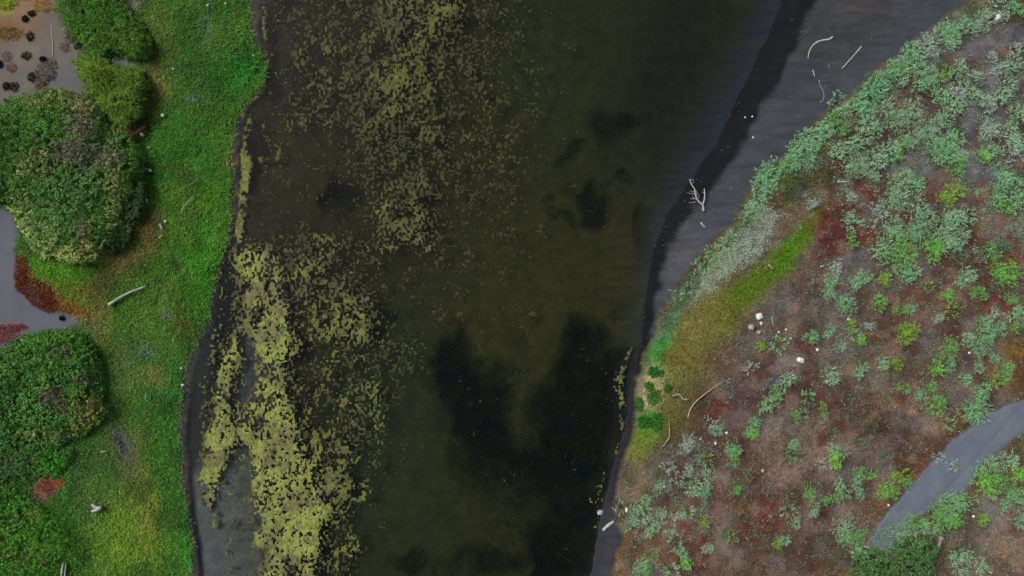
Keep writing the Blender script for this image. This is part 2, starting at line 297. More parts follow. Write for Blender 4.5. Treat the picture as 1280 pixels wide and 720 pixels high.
P_R2 = [
    ('b', 985, 315, 62, 17, -52, (78, 118, 14), 1), ('b', 930, 370, 50, 18, -50, (84, 108, 18), .92), ('b', 1015, 280, 26, 12, -55, (88, 112, 20), .8), ('b', 865, 405, 46, 28, -45, (114, 108, 56), .7), ('b', 905, 395, 30, 20, -45, (106, 102, 38), .7),
    ('b', 822, 440, 14, 50, 18, (62, 132, 48), .98), ('b', 830, 470, 16, 22, 0, (80, 124, 40), .8), ('b', 832, 405, 14, 30, 30, (72, 118, 76), .9), ('b', 860, 362, 14, 34, 40, (66, 118, 74), .9), ('b', 850, 450, 26, 20, -30, (112, 102, 40), .7), ('b', 880, 470, 22, 30, 0, (106, 98, 52), .8),
    ('b', 812, 490, 22, 36, 8, (168, 158, 118), .95), ('b', 808, 530, 20, 24, 0, (76, 124, 44), .95), ('b', 796, 565, 14, 22, 10, (112, 120, 44), .95), ('b', 803, 548, 20, 16, 0, (96, 126, 40), .8), ('b', 845, 500, 26, 36, 0, (100, 94, 50), .85), ('b', 850, 545, 24, 26, 0, (92, 88, 46), .8), ('b', 875, 500, 18, 30, 20, (82, 68, 40), .8),
    ('b', 796, 605, 28, 24, 0, (112, 104, 64), .85), ('b', 776, 652, 12, 18, 0, (108, 102, 60), .7), ('b', 800, 690, 36, 40, 0, (112, 84, 54), .9), ('b', 780, 700, 12, 36, 0, (124, 100, 52), .8),
    # maroon and brown mats
    ('b', 1005, 385, 44, 34, -30, (80, 72, 68), .9), ('b', 985, 410, 40, 20, -40, (104, 92, 72), .7), ('b', 1014, 392, 9, 7, 0, (140, 126, 72), .9), ('b', 990, 450, 20, 16, 0, (108, 108, 114), .9), ('b', 965, 475, 22, 26, 0, (82, 74, 92), .85), ('b', 945, 470, 16, 18, 0, (104, 92, 68), .7), ('b', 935, 452, 12, 14, 0, (100, 60, 56), .7), ('b', 950, 440, 10, 10, 0, (120, 104, 66), .6),
    ('b', 1045, 290, 34, 36, 10, (98, 40, 34), .95), ('b', 1080, 245, 26, 18, 0, (112, 44, 34), .9), ('b', 1082, 290, 16, 16, 0, (110, 46, 34), .85), ('b', 1175, 240, 34, 14, 0, (124, 52, 22), .95), ('b', 1215, 240, 26, 16, 20, (112, 50, 34), .85), ('b', 1130, 270, 18, 16, 0, (104, 46, 30), .8), ('b', 1160, 118, 14, 12, 0, (84, 60, 58), .9), ('b', 1145, 157, 22, 9, -15, (92, 48, 28), .9), ('b', 1220, 170, 7, 14, 0, (92, 46, 36), .9), ('b', 1270, 100, 14, 24, 0, (98, 56, 44), .8), ('b', 1262, 200, 14, 20, 20, (108, 58, 48), .8), ('b', 1240, 275, 40, 12, -10, (112, 56, 30), .85),
    ('b', 1170, 330, 36, 18, 0, (84, 54, 32), .95), ('b', 1225, 290, 24, 22, 0, (104, 70, 44), .8), ('b', 1225, 330, 24, 20, 0, (84, 58, 46), .7), ('b', 1250, 383, 24, 14, 10, (118, 38, 30), .9), ('b', 1274, 355, 10, 10, 0, (84, 60, 76), .8), ('b', 1110, 380, 26, 22, 0, (118, 86, 62), .8), ('b', 1155, 375, 26, 20, 0, (112, 84, 62), .7), ('b', 1163, 400, 7, 14, 20, (62, 46, 46), .85), ('b', 1158, 420, 12, 20, 0, (108, 98, 98), .7),
    ('b', 1070, 322, 22, 16, 0, (86, 88, 98), .9), ('b', 1095, 270, 18, 18, 0, (88, 88, 96), .85), ('b', 1060, 345, 16, 10, 0, (76, 72, 76), .7), ('b', 1215, 405, 9, 8, 0, (92, 94, 108), .8), ('b', 1095, 435, 16, 10, 0, (104, 96, 92), .6), ('b', 1105, 420, 14, 14, 0, (76, 56, 44), .7),
    ('b', 1260, 465, 24, 44, 0, (122, 88, 36), .9), ('b', 1268, 440, 16, 22, 0, (116, 96, 26), .8), ('b', 1230, 430, 14, 40, 0, (104, 78, 48), .6), ('b', 1270, 320, 14, 24, 0, (116, 78, 34), .8),
    ('b', 1225, 60, 36, 12, -15, (92, 100, 112), .95), ('b', 1268, 46, 24, 12, -10, (92, 100, 112), .95), ('b', 1165, 75, 34, 8, -32, (88, 98, 102), .8), ('b', 1238, 95, 12, 30, 10, (104, 116, 122), .8), ('b', 1212, 150, 8, 40, 0, (98, 106, 116), .85), ('b', 1140, 205, 34, 16, -5, (104, 116, 118), .98), ('b', 1225, 215, 28, 20, 0, (106, 114, 126), .98), ('b', 1250, 130, 30, 40, 0, (104, 112, 114), .85), ('b', 1108, 175, 24, 12, 0, (84, 74, 74), .7),  # upper-right grey sand, its tone lightened to carry the haze
    # pinkish worn ground and the foot trails
    ('p', [(965, 585), (1000, 560), (1050, 545), (1075, 530), (1085, 545), (1060, 565), (1030, 590), (975, 610)], 16, (136, 108, 96), .9),
    ('p', [(870, 640), (920, 610), (975, 585), (980, 605), (930, 630), (880, 660)], 14, (126, 98, 86), .75),
    ('p', [(1075, 498), (1120, 498), (1160, 525), (1172, 545), (1165, 548), (1145, 528), (1115, 506), (1076, 505)], 5, (150, 118, 90), .85),
    ('p', [(1060, 545), (1095, 512), (1115, 502), (1118, 508), (1100, 520), (1070, 552)], 6, (146, 114, 92), .8),
    ('p', [(1060, 440), (1068, 470), (1085, 500), (1080, 504), (1062, 475), (1055, 442)], 6, (132, 104, 86), .6),
    ('p', [(826, 640), (832, 640), (826, 690), (820, 740), (812, 740), (820, 690)], 5, (138, 108, 88), .6),
    ('p', [(1000, 655), (1010, 655), (1000, 720), (988, 720), (995, 690)], 8, (140, 108, 84), .6),
    ('b', 1040, 500, 44, 20, 0, (88, 68, 56), .7), ('b', 1005, 500, 16, 22, 0, (66, 50, 42), .7), ('b', 1100, 540, 24, 16, 0, (64, 52, 24), .95), ('b', 1075, 545, 12, 12, 0, (66, 54, 28), .7), ('b', 1130, 578, 32, 22, 0, (74, 46, 26), .95), ('b', 1125, 545, 20, 12, 0, (68, 46, 34), .85), ('b', 1175, 530, 14, 22, 20, (128, 92, 56), .85), ('b', 1200, 528, 20, 8, -35, (132, 100, 52), .9), ('b', 1150, 590, 8, 26, 30, (132, 92, 50), .8), ('b', 1098, 640, 14, 18, 20, (136, 98, 56), .95), ('b', 1085, 655, 10, 12, 0, (92, 66, 36), .8),
    ('b', 950, 650, 30, 38, 0, (104, 48, 38), .95), ('b', 930, 630, 14, 22, 0, (78, 62, 30), .85), ('b', 1025, 660, 34, 26, 0, (84, 60, 50), .85), ('b', 1010, 705, 26, 22, 0, (82, 58, 46), .7), ('b', 1040, 695, 22, 26, 0, (78, 70, 30), .8), ('b', 1070, 715, 16, 10, 0, (124, 92, 60), .8), ('b', 965, 705, 16, 12, 0, (104, 96, 98), .7), ('b', 945, 705, 10, 20, 0, (112, 80, 56), .6),
    ('b', 880, 560, 34, 30, 0, (88, 48, 46), .85), ('b', 905, 515, 24, 18, 0, (108, 48, 38), .85), ('b', 925, 550, 26, 30, 0, (88, 54, 46), .7), ('b', 845, 570, 26, 20, 0, (90, 78, 70), .8), ('b', 915, 480, 24, 20, 0, (96, 78, 72), .8), ('b', 930, 495, 18, 22, 0, (84, 66, 78), .8), ('b', 905, 440, 26, 20, -40, (96, 76, 50), .8),
    ('b', 850, 670, 40, 40, 0, (112, 76, 62), .7), ('b', 905, 610, 36, 20, -20, (110, 78, 70), .6), ('b', 880, 690, 20, 30, 0, (104, 66, 54), .7), ('b', 900, 700, 26, 16, 0, (128, 100, 82), .5),
    ('b', 1245, 650, 26, 34, 0, (122, 118, 112), .9), ('b', 1265, 690, 26, 34, 0, (132, 108, 84), .8), ('b', 1220, 680, 14, 30, 0, (104, 92, 78), .8), ('b', 1190, 680, 22, 14, 0, (82, 64, 44), .8), ('b', 1240, 630, 14, 18, 0, (126, 120, 116), .8), ('b', 1275, 560, 14, 20, 0, (92, 92, 40), .8), ('b', 1250, 550, 22, 10, -30, (88, 90, 54), .8), ('b', 1270, 590, 14, 24, 0, (112, 92, 44), .7),
    ('b', 1110, 695, 60, 22, 0, (56, 72, 32), .9), ('b', 1170, 655, 44, 26, -20, (84, 100, 60), .8),
]
for op in P_R2:
    pop(op, C, wVR)
rn = fbm(PX, PY, 22, 4, 6)
paint(C, sstep(.52, .68, rn) * wVR * (1 - wOlive), (58, 46, 40), .45)
rn3 = fbm(PX, PY, 48, 4, 11)
paint(C, sstep(.53, .66, rn3) * wVR * (1 - wOlive) * sstep(.38, .6, nC), (86, 38, 32), .55)
paint(C, sstep(.55, .68, 1 - rn3) * wVR * (1 - wOlive), (112, 106, 104), .5)
rn2 = fbm(PX, PY, 10, 3, 10)
paint(C, sstep(.54, .68, rn2) * wVR * (1 - wOlive), (72, 68, 56), .5)
paint(C, sstep(.56, .68, 1 - rn2) * wVR * (1 - wOlive), (92, 52, 40), .35)
paint(C, sstep(.56, .7, 1 - rn) * wVR * (1 - wOlive), (136, 116, 100), .4)
_l = C.mean(2, keepdims=True); _k = (.12 * wVR * (1 - .7 * np.maximum(wOlive, wBeltG)))[..., None]
C[:] = C * (1 - _k) + (_l * np.array([1.04, 1.0, .93])) * _k
paint(C, wPath, (100, 108, 120))
paint(C, wPath * sstep(.5, .7, nB), (112, 118, 126), .5)
paint(C, wPath * RUT, (92, 99, 110), .2)
C = np.clip(C, 0, 1)

# ------------------------------------------------------------------ materials
def new_mat(name):
    m = bpy.data.materials.new(name); m.use_nodes = True
    nt = m.node_tree
    return m, nt, nt.nodes["Principled BSDF"]

def noise_node(nt, scale, detail=4, vec=None, rough=.6):
    n = nt.nodes.new("ShaderNodeTexNoise"); n.inputs['Scale'].default_value = scale; n.inputs['Detail'].default_value = detail
    n.inputs['Roughness'].default_value = rough
    if vec is not None:
        nt.links.new(vec, n.inputs['Vector'])
    return n

def pos_node(nt):
    return nt.nodes.new("ShaderNodeNewGeometry").outputs['Position']

def vary(nt, col_socket, fac_socket, lo, hi):
    mr = nt.nodes.new("ShaderNodeMapRange")
    mr.inputs['From Min'].default_value = .3; mr.inputs['From Max'].default_value = .7
    mr.inputs['To Min'].default_value = lo; mr.inputs['To Max'].default_value = hi
    nt.links.new(fac_socket, mr.inputs['Value'])
    mx = nt.nodes.new("ShaderNodeVectorMath"); mx.operation = 'SCALE'
    nt.links.new(col_socket, mx.inputs[0]); nt.links.new(mr.outputs[0], mx.inputs['Scale'])
    return mx.outputs[0]

def earth_mat(name, amp1=(.75, 1.25), amp2=(.7, 1.3), s1=1.1, s2=14, bump=.5, bdist=.05, rough=.92, stretch=None):
    m, nt, b = new_mat(name)
    at = nt.nodes.new("ShaderNodeAttribute"); at.attribute_name = "Col"
    p = pos_node(nt)
    if stretch:
        mp = nt.nodes.new("ShaderNodeMapping"); mp.inputs['Rotation'].default_value[2] = stretch[0]; mp.inputs['Scale'].default_value = stretch[1]
        nt.links.new(p, mp.inputs['Vector']); p1 = mp.outputs[0]
    else:
        p1 = p
    n1 = noise_node(nt, s1, 5, p1); n2 = noise_node(nt, s2, 3, p)
    c = vary(nt, at.outputs['Color'], n1.outputs['Fac'], *amp1)
    c = vary(nt, c, n2.outputs['Fac'], *amp2)
    nt.links.new(c, b.inputs['Base Color'])
    b.inputs['Roughness'].default_value = rough
    b.inputs['Specular IOR Level'].default_value = .2
    bp = nt.nodes.new("ShaderNodeBump"); bp.inputs['Strength'].default_value = bump; bp.inputs['Distance'].default_value = bdist
    n3 = noise_node(nt, s2 * .6, 6, p); nt.links.new(n3.outputs['Fac'], bp.inputs['Height']); nt.links.new(bp.outputs[0], b.inputs['Normal'])
    return m

def leaf_mat(name, rough=.6, trans=.25):
    m, nt, b = new_mat(name)
    at = nt.nodes.new("ShaderNodeAttribute"); at.attribute_name = "Col"
    n = noise_node(nt, 25, 2, pos_node(nt))
    c = vary(nt, at.outputs['Color'], n.outputs['Fac'], .85, 1.15)
    nt.links.new(c, b.inputs['Base Color'])
    b.inputs['Roughness'].default_value = rough; b.inputs['Specular IOR Level'].default_value = .25
    t = nt.nodes.new("ShaderNodeBsdfTranslucent"); nt.links.new(c, t.inputs['Color'])
    mx = nt.nodes.new("ShaderNodeMixShader"); mx.inputs[0].default_value = trans
    nt.links.new(b.outputs[0], mx.inputs[1]); nt.links.new(t.outputs[0], mx.inputs[2])
    nt.links.new(mx.outputs[0], nt.nodes["Material Output"].inputs['Surface'])
    return m

def solid_mat(name, c1, c2, scale=6, rough=.8, bump=.3, stretch=(1, 1, 1)):
    m, nt, b = new_mat(name)
    tc = nt.nodes.new("ShaderNodeTexCoord")
    mp = nt.nodes.new("ShaderNodeMapping"); mp.inputs['Scale'].default_value = stretch
    nt.links.new(tc.outputs['Object'], mp.inputs['Vector'])
    n = noise_node(nt, scale, 5, mp.outputs[0])
    r = nt.nodes.new("ShaderNodeValToRGB")
    r.color_ramp.elements[0].position = .35; r.color_ramp.elements[1].position = .65
    r.color_ramp.elements[0].color = (*lin(c1), 1); r.color_ramp.elements[1].color = (*lin(c2), 1)
    nt.links.new(n.outputs['Fac'], r.inputs[0]); nt.links.new(r.outputs[0], b.inputs['Base Color'])
    b.inputs['Roughness'].default_value = rough; b.inputs['Specular IOR Level'].default_value = .25
    bp = nt.nodes.new("ShaderNodeBump"); bp.inputs['Strength'].default_value = bump; bp.inputs['Distance'].default_value = .02
    nt.links.new(n.outputs['Fac'], bp.inputs['Height']); nt.links.new(bp.outputs[0], b.inputs['Normal'])
    return m

M_EARTH = earth_mat("earth", s1=1.3, s2=11)
M_BEACH = earth_mat("dark_sand", amp1=(.74, 1.24), amp2=(.82, 1.18), s1=1.5, s2=24, bump=.25, bdist=.03, stretch=(math.radians(-52), (.35, 1.6, 1)))
M_SAND = earth_mat("pale_sand", amp1=(.92, 1.08), amp2=(.9, 1.1), s1=.9, s2=26, bump=.25, bdist=.03)
M_LEAF = leaf_mat("leaf")
M_GRASS = leaf_mat("grass_blade", .65, .2)
M_DRY = leaf_mat("dry_stem", .85, .1)
M_ALGAE = leaf_mat("algae_mat", .75, .05)
M_BARK = solid_mat("bark", (62, 52, 44), (98, 86, 74), 9)
M_WOOD = solid_mat("bleached_wood", (126, 126, 120), (196, 196, 188), 14, stretch=(1, 6, 6))
M_GREYWOOD = solid_mat("grey_wood", (104, 102, 96), (150, 146, 138), 10, stretch=(1, 6, 6))
M_TANWOOD = solid_mat("tan_wood", (140, 124, 92), (182, 168, 132), 10, stretch=(1, 6, 6))
M_WHITE = solid_mat("pale_rock", (196, 194, 184), (236, 234, 226), 5)
M_GREYROCK = solid_mat("grey_rock", (128, 126, 122), (178, 176, 170), 6)

# water: a clear skin over a body that soaks up light
m_w = bpy.data.materials.new("river_water"); m_w.use_nodes = True
nt = m_w.node_tree
nt.nodes.remove(nt.nodes["Principled BSDF"])
fr = nt.nodes.new("ShaderNodeFresnel"); fr.inputs['IOR'].default_value = 1.33
tr = nt.nodes.new("ShaderNodeBsdfTransparent"); gl = nt.nodes.new("ShaderNodeBsdfGlossy"); gl.inputs['Roughness'].default_value = .1
bp = nt.nodes.new("ShaderNodeBump"); bp.inputs['Strength'].default_value = .05; bp.inputs['Distance'].default_value = .03
nn = noise_node(nt, 3.5, 3, pos_node(nt)); nt.links.new(nn.outputs['Fac'], bp.inputs['Height'])
nt.links.new(bp.outputs[0], gl.inputs['Normal']); nt.links.new(bp.outputs[0], fr.inputs['Normal'])
mx = nt.nodes.new("ShaderNodeMixShader"); nt.links.new(fr.outputs[0], mx.inputs[0]); nt.links.new(tr.outputs[0], mx.inputs[1]); nt.links.new(gl.outputs[0], mx.inputs[2])
nt.links.new(mx.outputs[0], nt.nodes["Material Output"].inputs['Surface'])
va = nt.nodes.new("ShaderNodeVolumeAbsorption"); va.inputs['Color'].default_value = (.44, .48, .24, 1); va.inputs['Density'].default_value = .32
nt.links.new(va.outputs[0], nt.nodes["Material Output"].inputs['Volume'])

# ------------------------------------------------------------------ mesh builders
def mk_mesh(name, v, f, mat=None, col=None, smooth=False):
    v = np.ascontiguousarray(v, np.float32); f = np.ascontiguousarray(f, np.int32)
    me = bpy.data.meshes.new(name)
    n, k = f.shape
    me.vertices.add(len(v)); me.vertices.foreach_set('co', v.ravel())
    me.loops.add(n * k); me.loops.foreach_set('vertex_index', f.ravel())
    me.polygons.add(n)
    me.polygons.foreach_set('loop_start', np.arange(0, n * k, k, dtype=np.int32))
    if smooth:
        me.polygons.foreach_set('use_smooth', np.ones(n, bool))
    me.update(calc_edges=True)
    if col is not None:
        a = me.color_attributes.new('Col', 'FLOAT_COLOR', 'POINT')
        rgba = np.ones((len(v), 4), np.float32); rgba[:, :3] = col
        a.data.foreach_set('color', rgba.ravel())
    if mat:
        me.materials.append(mat)
    return me

def link(name, me, parent=None, loc=None, **props):
    o = bpy.data.objects.new(name, me); COL.objects.link(o)
    if parent is not None:
        o.parent = parent
    if loc is not None:
        o.location = loc
    for k, val in props.items():
        o[k] = val
    return o

def thing(name, label, cat, loc=(0, 0, 0), group=None):
    o = link(name, None, loc=loc); o['label'] = label; o['category'] = cat
    if group:
        o['group'] = group
    return o

def tag(o, label, cat, group=None):
    o['label'] = label; o['category'] = cat
    if group:
        o['group'] = group
    return o

def leaf_arrays(base, d, length, width, col, droop=.15, fold=0.0, side=None, rng=RNG):
    """one kite-shaped blade per row: base, two shoulders, tip"""
    n = len(base)
    length = np.broadcast_to(length, (n,))[:, None]; width = np.broadcast_to(width, (n,))[:, None]
    d = d / (np.linalg.norm(d, axis=1, keepdims=True) + 1e-9)
    if side is None:
        up = np.array([0, 0, 1.0]) + .5 * rng.normal(size=(n, 3))
        side = np.cross(d, up)
    side = side / (np.linalg.norm(side, axis=1, keepdims=True) + 1e-9)
    mid = base + d * length * .45
    tip = base + d * length - np.array([0, 0, 1.0]) * length * droop
    v = np.stack([base, mid + side * width * .5, tip, mid - side * width * .5], 1).reshape(-1, 3)
    f = np.arange(4 * n).reshape(n, 4)
    return v, f, np.repeat(col, 4, 0)

def jitter(col, n=None, amt=.22, hue=.08, rng=RNG):
    n = n or len(col)
    k = np.clip(1 + amt * rng.normal(size=(n, 1)), .45, 1.7)
    h = 1 + hue * rng.normal(size=(n, 3))
    return np.clip(col * k * h, 0.002, .9)

def ring_tube(pts, rad, sides=8, wob=0.12, seed=0):
    """irregular tapered limb along pts"""
    rr = np.random.default_rng(seed)
    pts = np.asarray(pts, float); n = len(pts)
    tan = np.gradient(pts, axis=0); tan /= np.linalg.norm(tan, axis=1, keepdims=True) + 1e-9
    v = []; f = []
    ph = rr.random(4) * 6.28
    for i in range(n):
        t = tan[i]; a = np.array([0, 0, 1.0]) if abs(t[2]) < .9 else np.array([1.0, 0, 0])
        u = np.cross(t, a); u /= np.linalg.norm(u); w = np.cross(t, u)
        for k in range(sides):
            an = 2 * math.pi * k / sides
            r = rad[i] * (1 + wob * math.sin(2 * an + ph[0] + i * .3) + wob * rr.normal() * .6)
            v.append(pts[i] + r * (math.cos(an) * u + math.sin(an) * w))
    for i in range(n - 1):
        for k in range(sides):
            a = i * sides + k; b = i * sides + (k + 1) % sides
            f.append((a, b, b + sides, a + sides))
    c0 = len(v); v.append(pts[0] - tan[0] * rad[0] * .25); c1 = len(v); v.append(pts[-1] + tan[-1] * rad[-1] * .3)
    for k in range(sides):
        f.append((c0, (k + 1) % sides, k, k)); e = (n - 1) * sides
        f.append((c1, e + k, e + (k + 1) % sides, e + (k + 1) % sides))
    return np.array(v), f

def mesh_poly(name, v, f, mat, smooth=True):
    me = bpy.data.meshes.new(name)
    me.from_pydata([tuple(x) for x in v], [], [tuple(dict.fromkeys(q)) for q in f])
    if smooth:
        me.polygons.foreach_set('use_smooth', [True] * len(me.polygons))
    me.materials.append(mat); me.update()
    return me

def spline(pts, n):
    p = np.asarray(pts, float)
    if len(p) == 2:
        t = np.linspace(0, 1, n)[:, None]
        return p[0] * (1 - t) + p[1] * t
    q = np.vstack([2 * p[0] - p[1], p, 2 * p[-1] - p[-2]]); out = []
    for u in np.linspace(0, len(p) - 1 - 1e-6, n):
        i = int(u); t = u - i; a, b, c, d = q[i:i + 4]
        out.append(.5 * (2 * b + (c - a) * t + (2 * a - 5 * b + 4 * c - d) * t * t + (3 * b - a - 3 * c + d) * t ** 3))
    return np.array(out)

# ------------------------------------------------------------------ the ground, one sheet to the horizon
ST = 2.5
ix = np.arange(GX0, 1420.1, ST); iy = np.arange(GY0, 840.1, ST)
ext = 40 * (1.75 ** np.arange(1, 11) - 1)
ax = np.concatenate([GX0 - ext[::-1], ix, 1420 + ext]); ay = np.concatenate([GY0 - ext[::-1], iy, 840 + ext])
AX, AY = np.meshgrid(ax, ay)
AH = samp(HM, AX, AY)
out = (AX < GX0) | (AX > 1420) | (AY < GY0) | (AY > 840)
AH[out] = height(poly_sd(AX[out], AY[out], LAND_L), poly_sd(AX[out], AY[out], LAND_R), None, None)
AC = samp(C, AX, AY)
AC[out & (AH > .1) & (AX < 600)] = lin((56, 84, 30)); AC[out & (AH > .1) & (AX > 600)] = lin((92, 78, 60)); AC[out & (AH < 0)] = lin((56, 54, 32))
gx, gy = wxy(AX, AY, AH)
V = np.stack([gx, gy, AH], -1).reshape(-1, 3)
ny, nx = AX.shape
idx = np.arange(ny * nx).reshape(ny, nx)
F = np.stack([idx[1:, :-1], idx[1:, 1:], idx[:-1, 1:], idx[:-1, :-1]], -1).reshape(-1, 4)
link("ground", mk_mesh("ground", V, F, M_EARTH, AC.reshape(-1, 3), True), kind='structure')

def sheet(name, w, mat, thr=.12, lift=.05, step=2.0, x0=GX0, x1=1420, y0=GY0, y1=840):
    """a layer lying on the ground whose edges dip under it"""
    X, Y = np.meshgrid(np.arange(x0, x1 + .1, step), np.arange(y0, y1 + .1, step))
    ww = samp(w, X, Y); hh = samp(HM, X, Y) + lift * (ww - .5)
    x, y = wxy(X, Y, hh); cc = samp(C, X, Y)
    n, m = X.shape; id_ = np.arange(n * m).reshape(n, m)
    f = np.stack([id_[1:, :-1], id_[1:, 1:], id_[:-1, 1:], id_[:-1, :-1]], -1).reshape(-1, 4)
    keep = (ww.ravel()[f] > thr).any(1); f = f[keep]
    used = np.unique(f); re = np.full(n * m, -1); re[used] = np.arange(len(used))
    v = np.stack([x, y, hh], -1).reshape(-1, 3)[used]
    return link(name, mk_mesh(name, v, re[f], mat, cc.reshape(-1, 3)[used], True), kind='structure')
beach_all = np.clip((1 - wVR) * sstep(70, 40, SDR) * sstep(600, 500, PY + 0 * PX) + (1 - wVR) * (1 - sstep(-2, 6, SDR)), 0, 1)
sheet("beach", beach_all, M_BEACH, x0=700)
sheet("sand_path", wPath, M_SAND, x0=1060, y0=420)
sheet("sand_flat", wSand, M_SAND, x1=200, y1=480)

# ------------------------------------------------------------------ water
xa, _ = wxy(-150, 0); xb, _ = wxy(1500, 0)
bv = [(xa, -480, 0), (xb, -480, 0), (xb, 480, 0), (xa, 480, 0), (xa, -480, -6), (xb, -480, -6), (xb, 480, -6), (xa, 480, -6)]
bf = [(0, 1, 2, 3), (7, 6, 5, 4), (0, 4, 5, 1), (1, 5, 6, 2), (2, 6, 7, 3), (3, 7, 4, 0)]
link("water", mesh_poly("water", bv, bf, m_w, False), kind='structure')

# ------------------------------------------------------------------ floating and sunken algae (nobody could count the scraps)
def uniform(n):
    r = np.empty(n.size); r[np.argsort(n, axis=None)] = np.linspace(0, 1, n.size); return r.reshape(n.shape)

def contour_mesh(Fd, x0, y0, st, zf):
    """marching squares; zf(value) gives the height of a vertex"""
    Fd = Fd.astype(np.float32); ny, nx = Fd.shape
    a = Fd[:-1, :-1]; b = Fd[:-1, 1:]; c = Fd[1:, 1:]; d = Fd[1:, :-1]
    case = (a > 0) * 1 + (b > 0) * 2 + (c > 0) * 4 + (d > 0) * 8
    cor = [(0, 0), (1, 0), (1, 1), (0, 1)]
    V = []; Fa = []; n0 = 0
    for cs in range(1, 16):
        jj, ii = np.nonzero(case == cs)
        if not len(jj):
            continue
        vals = [a[jj, ii], b[jj, ii], c[jj, ii], d[jj, ii]]
        ring = []
        for k in range(4):
            k2 = (k + 1) % 4; in1 = (cs >> k) & 1; in2 = (cs >> k2) & 1
            if in1:
                ring.append((ii + cor[k][0], jj + cor[k][1], vals[k]))
            if in1 != in2:
                t = vals[k] / (vals[k] - vals[k2])
                ring.append((ii + cor[k][0] + t * (cor[k2][0] - cor[k][0]), jj + cor[k][1] + t * (cor[k2][1] - cor[k][1]), 0 * t))
        m = len(ring)
        R = np.stack([np.stack(q, -1) for q in ring], 1)        # n, m, 3
        V.append(R.reshape(-1, 3)); idx = n0 + np.arange(len(jj) * m).reshape(-1, m); n0 += len(jj) * m
        for q in range(1, m - 1, 2):
            quad = [0, q, q + 1, min(q + 2, m - 1)]
            if quad[3] == quad[2]:
                Fa.append(('t', idx[:, quad[:3]]))
            else:
                Fa.append(('q', idx[:, quad]))
    V = np.concatenate(V)
    tris = [f for t, f in Fa if t == 't'] + [f[:, [0, 1, 2]] for t, f in Fa if t == 'q'] + [f[:, [0, 2, 3]] for t, f in Fa if t == 'q']
    F = np.concatenate(tris)[:, ::-1]
    px = x0 + V[:, 0] * st; py = y0 + V[:, 1] * st; z = zf(V[:, 2])
    x, y = wxy(px, py, z)
    return np.stack([x, y, z], -1), F, px, py

ALG = np.zeros(PX.shape)
def alg(w, k):
    global ALG
    ALG = ALG * (1 - w) + w * k
alg(wpoly([(340, -60), (440, -60), (440, 160), (350, 160)], 40), .14)
alg(wpoly([(430, -60), (560, -60), (572, 40), (550, 150), (535, 300), (470, 310), (455, 190), (425, 150), (405, 120), (430, 60)], 60), .28)
alg(wblob(510, 30, 44, 70, 0), .40); alg(wblob(560, 10, 22, 40, 0), .5); alg(wblob(490, 110, 40, 34, 0), .44)
alg(wblob(450, 30, 22, 16, 0), .2); alg(wblob(476, 62, 14, 16, 0), .06); alg(wblob(430, 20, 16, 50, 0), .12)
alg(wblob(505, 225, 30, 66, 10, .8), .30); alg(wblob(480, 215, 12, 40, 0), .15)
alg(wpoly([(345, 300), (430, 300), (480, 380), (500, 440), (470, 540), (440, 720), (420, 720), (370, 560), (365, 440)], 64), .16)
alg(wblob(400, 320, 30, 22, 0), .32); alg(wblob(430, 410, 44, 44, 0), .36); alg(wblob(450, 400, 18, 16, 0), .4)
alg(wblob(385, 445, 26, 22, 0), .04); alg(wblob(420, 480, 50, 30, 0), .2); alg(wblob(440, 540, 30, 50, 0), .26); alg(wblob(375, 350, 14, 30, 0), .4)
alg(wblob(405, 600, 36, 60, 0), .46); alg(wblob(430, 690, 20, 60, 0), .3); alg(wblob(460, 620, 26, 60, 0), .06)
alg(wpoly([(288, 305), (335, 312), (350, 330), (358, 400), (368, 430), (362, 470), (372, 520), (385, 590), (408, 640), (395, 760), (335, 760), (318, 690), (300, 620), (305, 560), (262, 640), (256, 560), (256, 480), (272, 440), (300, 400), (296, 360)], 30), .64)
alg(wblob(345, 400, 16, 46, 0), .76); alg(wblob(340, 560, 22, 80, 0), .76); alg(wblob(365, 650, 30, 50, 0), .82)
alg(wblob(306, 470, 15, 56, 10), .06); alg(wblob(303, 425, 8, 14, 0), .05); alg(wblob(300, 600, 16, 50, -4), .10); alg(wblob(298, 690, 22, 60, -4), .10); alg(wblob(275, 400, 8, 60, 8), .22); alg(wblob(266, 470, 7, 60, 6), .25); alg(wblob(254, 570, 8, 60, 0), .2)
alg(wblob(322, 395, 7, 12, 30), .2); alg(wblob(322, 528, 6, 10, 20), .1); alg(wblob(322, 655, 6, 10, 0), .1); alg(wblob(340, 565, 5, 10, 0), .1); alg(wblob(328, 700, 7, 20, 15), .15)
alg(wblob(262, 600, 9, 44, 0), .6); alg(wblob(288, 690, 5, 5, 0), .9); alg(wblob(265, 655, 6, 8, 0), .5)
alg(wblob(307, 215, 8, 60, 4), .75); alg(wblob(298, 275, 6, 30, 0), .8); alg(wblob(328, 30, 5, 46, 0), .7); alg(wblob(310, 150, 8, 16, 20), .55)
alg(wblob(345, 190, 20, 60, 0), .1)
alg(wblob(612, 100, 50, 160, 0, .8), .10)
alg(wpoly([(783, 430), (790, 432), (783, 480), (778, 530), (772, 570), (776, 500)], 6), .5)
alg(wblob(782, 550, 5, 24, 12), .6); alg(wblob(776, 475, 6, 20, 10), .35); alg(wblob(752, 600, 4, 40, 8), .18); alg(wblob(745, 645, 5, 30, 0), .2)
ALG = ALG * (SDL > 1) * (SDR > 1)
AX0, AY0, AST = 240, -40, .78
QX, QY = np.meshgrid(np.arange(AX0, 820, AST), np.arange(AY0, 762, AST))
QYs = QY / 1.3
big = fbm(QX, QYs, 12, 3, 2); fine_ = fbm(QX, QYs, 2.5, 2, 6); mid_ = 1 - np.abs(2 * fbm(QX + 5 * fbm(QX, QY, 5, 2, 3), QYs, 5, 3, 8) - 1)
cov = samp(ALG, QX, QY)
nz = uniform(.17 * big + .46 * fine_ + .34 * mid_)
